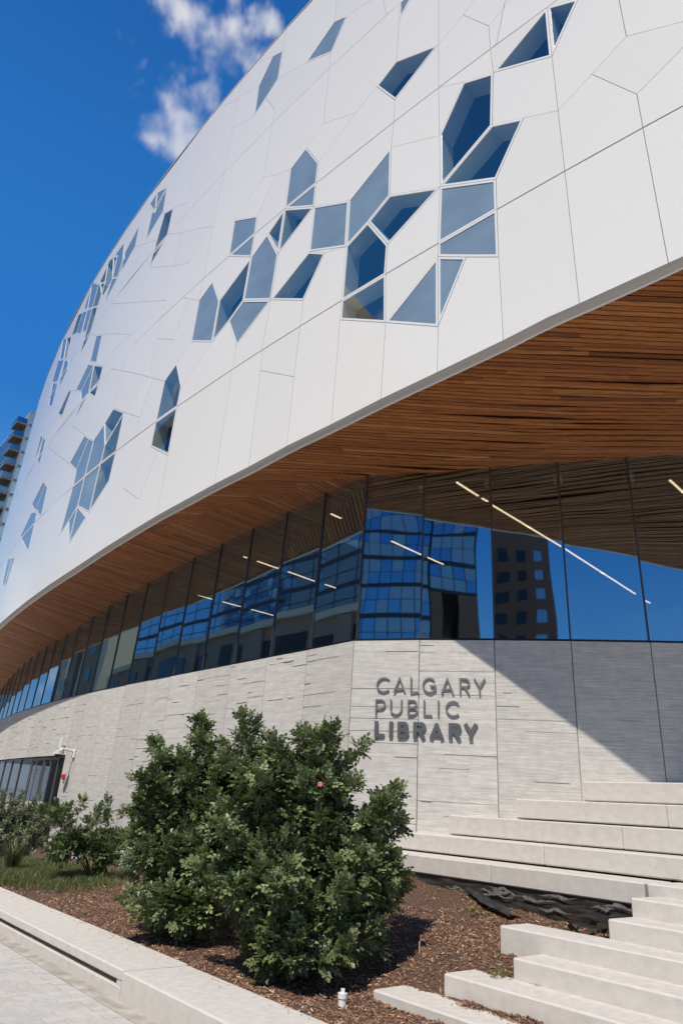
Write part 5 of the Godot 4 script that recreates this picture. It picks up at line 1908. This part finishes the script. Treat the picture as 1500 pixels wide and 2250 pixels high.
func build_city() -> void:
	# apartment tower far up the street, seen past the end of the facade
	var q := Vector3(-60.4, 0, -115.4)
	var o := thing("apartment_tower", "tall blue glass apartment tower with stacked balconies beyond the library", "building", q)
	var along := DV
	var out := NV
	var back := -NV
	block(o, "core", along * 15.0 + back * 11.0, along * 15.0, 34.0, back * 11.0, "tower_wall")
	for f in 23:
		var y := 2.9 * f + 1.2
		for c in 10:
			var pane := MB.new()
			pane.box(along * (5.2 + 2.4 * c) + out * 0.05 + Vector3.UP * (y + 1.2), along * 1.1, Vector3.UP * 1.15, out * 0.05)
			put("window", pane.mesh(mats["tower_glass" if (f * 7 + c * 3) % 5 else "tower_glass_pale"]), o)
		var ba := part("balcony", o)
		var b := MB.new()
		b.box(along * 2.2 + out * 0.9 + Vector3.UP * y, along * 1.9, Vector3.UP * 0.16, out * 0.9)
		put("slab", b.mesh(mats["balcony_slab"]), ba)
		b = MB.new()
		b.box(along * 2.2 + out * 1.75 + Vector3.UP * (y + 0.7), along * 1.9, Vector3.UP * 0.5, out * 0.03)
		b.box(along * 0.33 + out * 0.9 + Vector3.UP * (y + 0.7), along * 0.03, Vector3.UP * 0.5, out * 0.84)
		put("railing", b.mesh(mats["tower_glass"]), ba)
		b = MB.new()
		b.box(along * -0.06 + back * 1.1 + Vector3.UP * (y + 1.3), along * 0.05, Vector3.UP * 1.1, back * 0.9)
		put("end_window", b.mesh(mats["tower_glass_pale"]), o)
	var rf := MB.new()
	rf.box(along * 9.0 + back * 8.0 + Vector3.UP * 69.6, along * 7.0, Vector3.UP * 1.6, back * 6.0)
	for i in 7:
		rf.tube(along * (1.5 + i * 1.6) + back * 2.0 + Vector3.UP * 68.0, along * (1.5 + i * 1.6) + back * 2.0 + Vector3.UP * (70.0 + (i % 3)), 0.12, 0.12, 6)
	put("roof_plant", rf.mesh(mats["white_paint"]), o)
	# across the street: stone podium with a stepped mirror-glass block above, mirrored in the library's glass
	var face := street_at(-24.0, 0, 0)
	o = thing("mirror_glass_offices", "blue mirror-glass offices on a stone podium across the street, seen mirrored", "building", face)
	block(o, "podium", DV * 72.0 + NV * 12.0, DV * 42.0, 10.2, NV * 12.0, "city_stone")
	for y in [8.3, 15.0, 20.1]:
		block(o, "ledge", DV * 72.0 - NV * 0.25 + Vector3.UP * y, DV * 42.0, 0.35, NV * 0.24, "city_cream")
	for c in 7:
		block(o, "pilaster", DV * (36.0 + 12.8 * c) - NV * 0.2, DV * 0.9, 10.0, NV * 0.19, "city_stone")
	for c in 12:
		for r in 3:
			var pane := MB.new()
			pane.box(DV * (34.0 + 6.4 * c) - NV * 0.05 + Vector3.UP * (4.5 + 6.4 * r), DV * [2.2, 1.1, 2.4][(c + r) % 3], Vector3.UP * [1.7, 1.5, 1.2][(c * 2 + r) % 3], NV * 0.06)
			put("podium_window", pane.mesh(mats["city_window"]), o)
	block(o, "tower_body", DV * 66.0 + NV * 12.5 + Vector3.UP * 20.4, DV * 29.0, 14.4, NV * 11.0, "city_frame")
	for k in 8:
		window_grid(o, DV * 37.0 + NV * 1.5 + Vector3.UP * (21.0 + 3.1 * k), DV, -NV, 18, 2, 3.2, 1.35, 0.1, 0.06, ["city_glass"], 288)
	# behind the viewer: glass offices on piers and a brick tower, both mirrored in the corner panes
	var r := Vector3(sin(deg_to_rad(-24.0)), 0, cos(deg_to_rad(-24.0)))
	var rx := Vector3(r.z, 0, -r.x)
	o = thing("glass_offices", "glass office block behind the viewer, mirrored in the corner panes", "building", Vector3(1.4, 0, -11.5) + r * 45.0)
	block(o, "wing", r * 8.0 - rx * 7.0, rx * 8.4, 21.0, r * 7.9, "city_frame")
	for k in 9:
		window_grid(o, -rx * 15.3 + Vector3.UP * (15.0 + 2.75 * k), rx, -r, 15, 2, 1.11, 1.2, 0.035, 0.03, ["city_glass_pale", "city_glass"], 300)
	block(o, "raised_wing", r * 8.0 + rx * 3.55 + Vector3.UP * 22.8, rx * 2.1, 9.6, r * 7.9, "city_frame")
	for k in 6:
		window_grid(o, rx * 1.5 + Vector3.UP * (23.0 + 2.75 * k), rx, -r, 4, 2, 1.0, 1.2, 0.035, 0.03, ["city_glass", "city_glass_pale"], 300)
	block(o, "pier", r * 8.0 + rx * 1.9, rx * 0.45, 11.39, r * 7.9, "city_brick")
	block(o, "pier", r * 8.0 + rx * 4.7, rx * 0.95, 11.39, r * 7.9, "city_brick")
	r = Vector3(sin(deg_to_rad(-13.0)), 0, cos(deg_to_rad(-13.0)))
	rx = Vector3(r.z, 0, -r.x)
	o = thing("brick_tower", "brown brick apartment tower behind the viewer, mirrored in the glass", "building", Vector3(3.0, 0, -11.1) + r * 70.0)
	block(o, "wall", r * 9.0, rx * 4.5, 20.2, r * 9.0, "city_brick")
	for f in 14:
		for c in 4:
			var pane := MB.new()
			pane.box(rx * (-2.9 + 1.95 * c) - r * 0.04 + Vector3.UP * (2.0 + 2.7 * f), rx * 0.5, Vector3.UP * 0.7, r * 0.06)
			put("window", pane.mesh(mats["city_window" if (f * 3 + c) % 3 else "tower_glass_pale"]), o)
	# cream brick flats farther up the street
	o = thing("cream_flats", "cream brick flats up the street, mirrored in the far panes", "building", street_at(-23.0, 116.0, 0))
	for i in 9:
		block(o, "bay", DV * (5.0 + 11.0 * i) + NV * 6.0, DV * 4.0, [19.0, 17.0, 22.0, 18.0][i % 4], NV * 6.0, "city_cream" if i % 2 == 0 else "city_stone")
		var pane := MB.new()
		pane.box(DV * (10.5 + 11.0 * i) + NV * 2.0 + Vector3.UP * 16.0, DV * 1.49, Vector3.UP * 16.0, NV * 0.1)
		put("glass_bay", pane.mesh(mats["city_window"]), o)
		for k in 7:
			pane = MB.new()
			pane.box(DV * (5.0 + 11.0 * i) - NV * 0.04 + Vector3.UP * (3.2 + 5.0 * k), DV * 1.3, Vector3.UP * 1.2, NV * 0.06)
			put("window", pane.mesh(mats["city_window"]), o)

# ------------------------------------------------------------------ sky
func make_sky() -> Sky:
	var w := 2048
	var h := 1024
	var im := Image.create(w, h, false, Image.FORMAT_RGBF)
	var top := Color(0.011, 0.080, 0.32)
	var mid := Color(0.026, 0.19, 0.57)
	var low := Color(0.16, 0.42, 0.78)
	var haze := Color(0.52, 0.66, 0.82)
	var ground := Color(0.20, 0.20, 0.19)
	for y in h:
		var el := 90.0 - 180.0 * (y + 0.5) / h
		var c := ground
		if el >= 0.0:
			c = haze.lerp(low, smoothstep(0.0, 9.0, el)) if el < 9.0 else (low.lerp(mid, smoothstep(9.0, 30.0, el)) if el < 30.0 else mid.lerp(top, smoothstep(30.0, 75.0, el)))
		im.fill_rect(Rect2i(0, y, w, 1), c)
	var f := FastNoiseLite.new()
	f.seed = 71
	f.frequency = 1.0
	f.fractal_octaves = 5
	f.fractal_gain = 0.52
	f.domain_warp_enabled = true
	f.domain_warp_amplitude = 0.12
	f.domain_warp_frequency = 3.0
	# drifts of torn fair-weather cloud: [azimuth from straight ahead, elevation, half sizes, density]
	for k in CLOUDS:
		var x0 := int((k[0] - k[2] * 1.6) / 360.0 * w)
		var x1 := int((k[0] + k[2] * 1.6) / 360.0 * w)
		var y0 := int((90.0 - k[1] - k[3] * 1.6) / 180.0 * h)
		var y1 := int((90.0 - k[1] + k[3] * 1.6) / 180.0 * h)
		for y in range(maxi(y0, 0), mini(y1, h / 2)):
			var el := 90.0 - 180.0 * (y + 0.5) / h
			for x in range(x0, x1):
				var az := (x + 0.5) / w * 360.0
				var e := Vector2((az - k[0] + k[5] * (el - k[1])) / k[2], (el - k[1]) / k[3]).length()
				if e > 1.6:
					continue
				var ce := cos(deg_to_rad(el))
				var d := Vector3(sin(deg_to_rad(az)) * ce, sin(deg_to_rad(el)), -cos(deg_to_rad(az)) * ce) * 11.0
				var n := f.get_noise_3d(d.x, d.y * 1.15, d.z)
				var n2 := f.get_noise_3d(d.x * 0.45 + 40.0, d.y * 0.45, d.z * 0.45)
				var a := clampf((n * 0.95 + n2 * 0.5 + 0.42 - e * 0.62) * k[4], 0.0, 1.0)
				a = a * a * (3.0 - 2.0 * a) * 0.86
				if a > 0.003:
					var xx := (x + 2 * w) % w
					im.set_pixel(xx, y, im.get_pixel(xx, y).lerp(Color(0.80, 0.80, 0.83), a))
	var pm := PanoramaSkyMaterial.new()
	pm.panorama = ImageTexture.create_from_image(im)
	var sky := Sky.new()
	sky.sky_material = pm
	return sky

const CLOUDS := [
	[-19.5, 54.5, 10.5, 9.0, 1.25, 0.5], [-24.0, 60.0, 14.0, 6.0, 1.1, 0.3], [40.0, 48.0, 24.0, 9.0, 1.2, 0.2], [-75.0, 24.0, 24.0, 10.0, 1.7, 0.0],
	[-62.0, 14.0, 14.0, 6.0, 1.8, 0.0], [-110.0, 35.0, 26.0, 9.0, 1.0, 0.2], [130.0, 22.0, 30.0, 9.0, 1.3, 0.0], [-160.0, 48.0, 14.0, 6.0, 0.8, 0.1], [80.0, 20.0, 20.0, 7.0, 1.5, 0.0], [-46.0, 12.0, 9.0, 5.0, 1.6, 0.0],
]

func _ready() -> void:
	rng.seed = 20
	# camera: eye level on the pavement, tilted up, slightly rolled
	var cam := Camera3D.new()
	cam.name = "camera"
	add_child(cam)
	cam.transform = Transform3D(Basis(Vector3(0.9977852, 0.0611034, 0.0262898), Vector3(-0.0665190, 0.9165511, 0.3943467), Vector3(0.0, -0.3952220, 0.9185856)), Vector3(0, 1.6, 0))
	cam.fov = 73.0126
	cam.near = 0.05
	cam.far = 900.0
	cam.current = true
	# sky, sun, exposure
	var we := WorldEnvironment.new()
	we.name = "world"
	var env := Environment.new()
	env.background_mode = Environment.BG_SKY
	env.sky = make_sky()
	env.tonemap_mode = Environment.TONE_MAPPER_LINEAR
	env.tonemap_exposure = 1.0
	env.sdfgi_enabled = true
	env.ssao_enabled = true
	env.ssil_enabled = true
	we.environment = env
	add_child(we)
	var sun := DirectionalLight3D.new()
	sun.name = "sun"
	add_child(sun)
	var az := deg_to_rad(-28.0)
	var el := deg_to_rad(56.0)
	var to_sun := Vector3(sin(az) * cos(el), sin(el), cos(az) * cos(el))
	sun.basis = Basis.looking_at(-to_sun, Vector3.UP)
	sun.light_energy = 1.5
	sun.light_angular_distance = 0.5
	sun.light_color = Color(1.0, 0.962, 0.905)
	sun.shadow_enabled = true

	make_materials()
	plan_curve()
	build_ground()
	var lib := thing("library_building", "library with curved white panelled facade, timber soffit and concrete base", "building", Vector3.ZERO)
	build_facade(lib)
	build_soffit(lib)
	build_wall(lib)
	build_steps()
	build_curb()
	build_bed()
	build_city()
	build_letters()
	build_lamps()
	build_plants()
	build_grass()
	build_small()
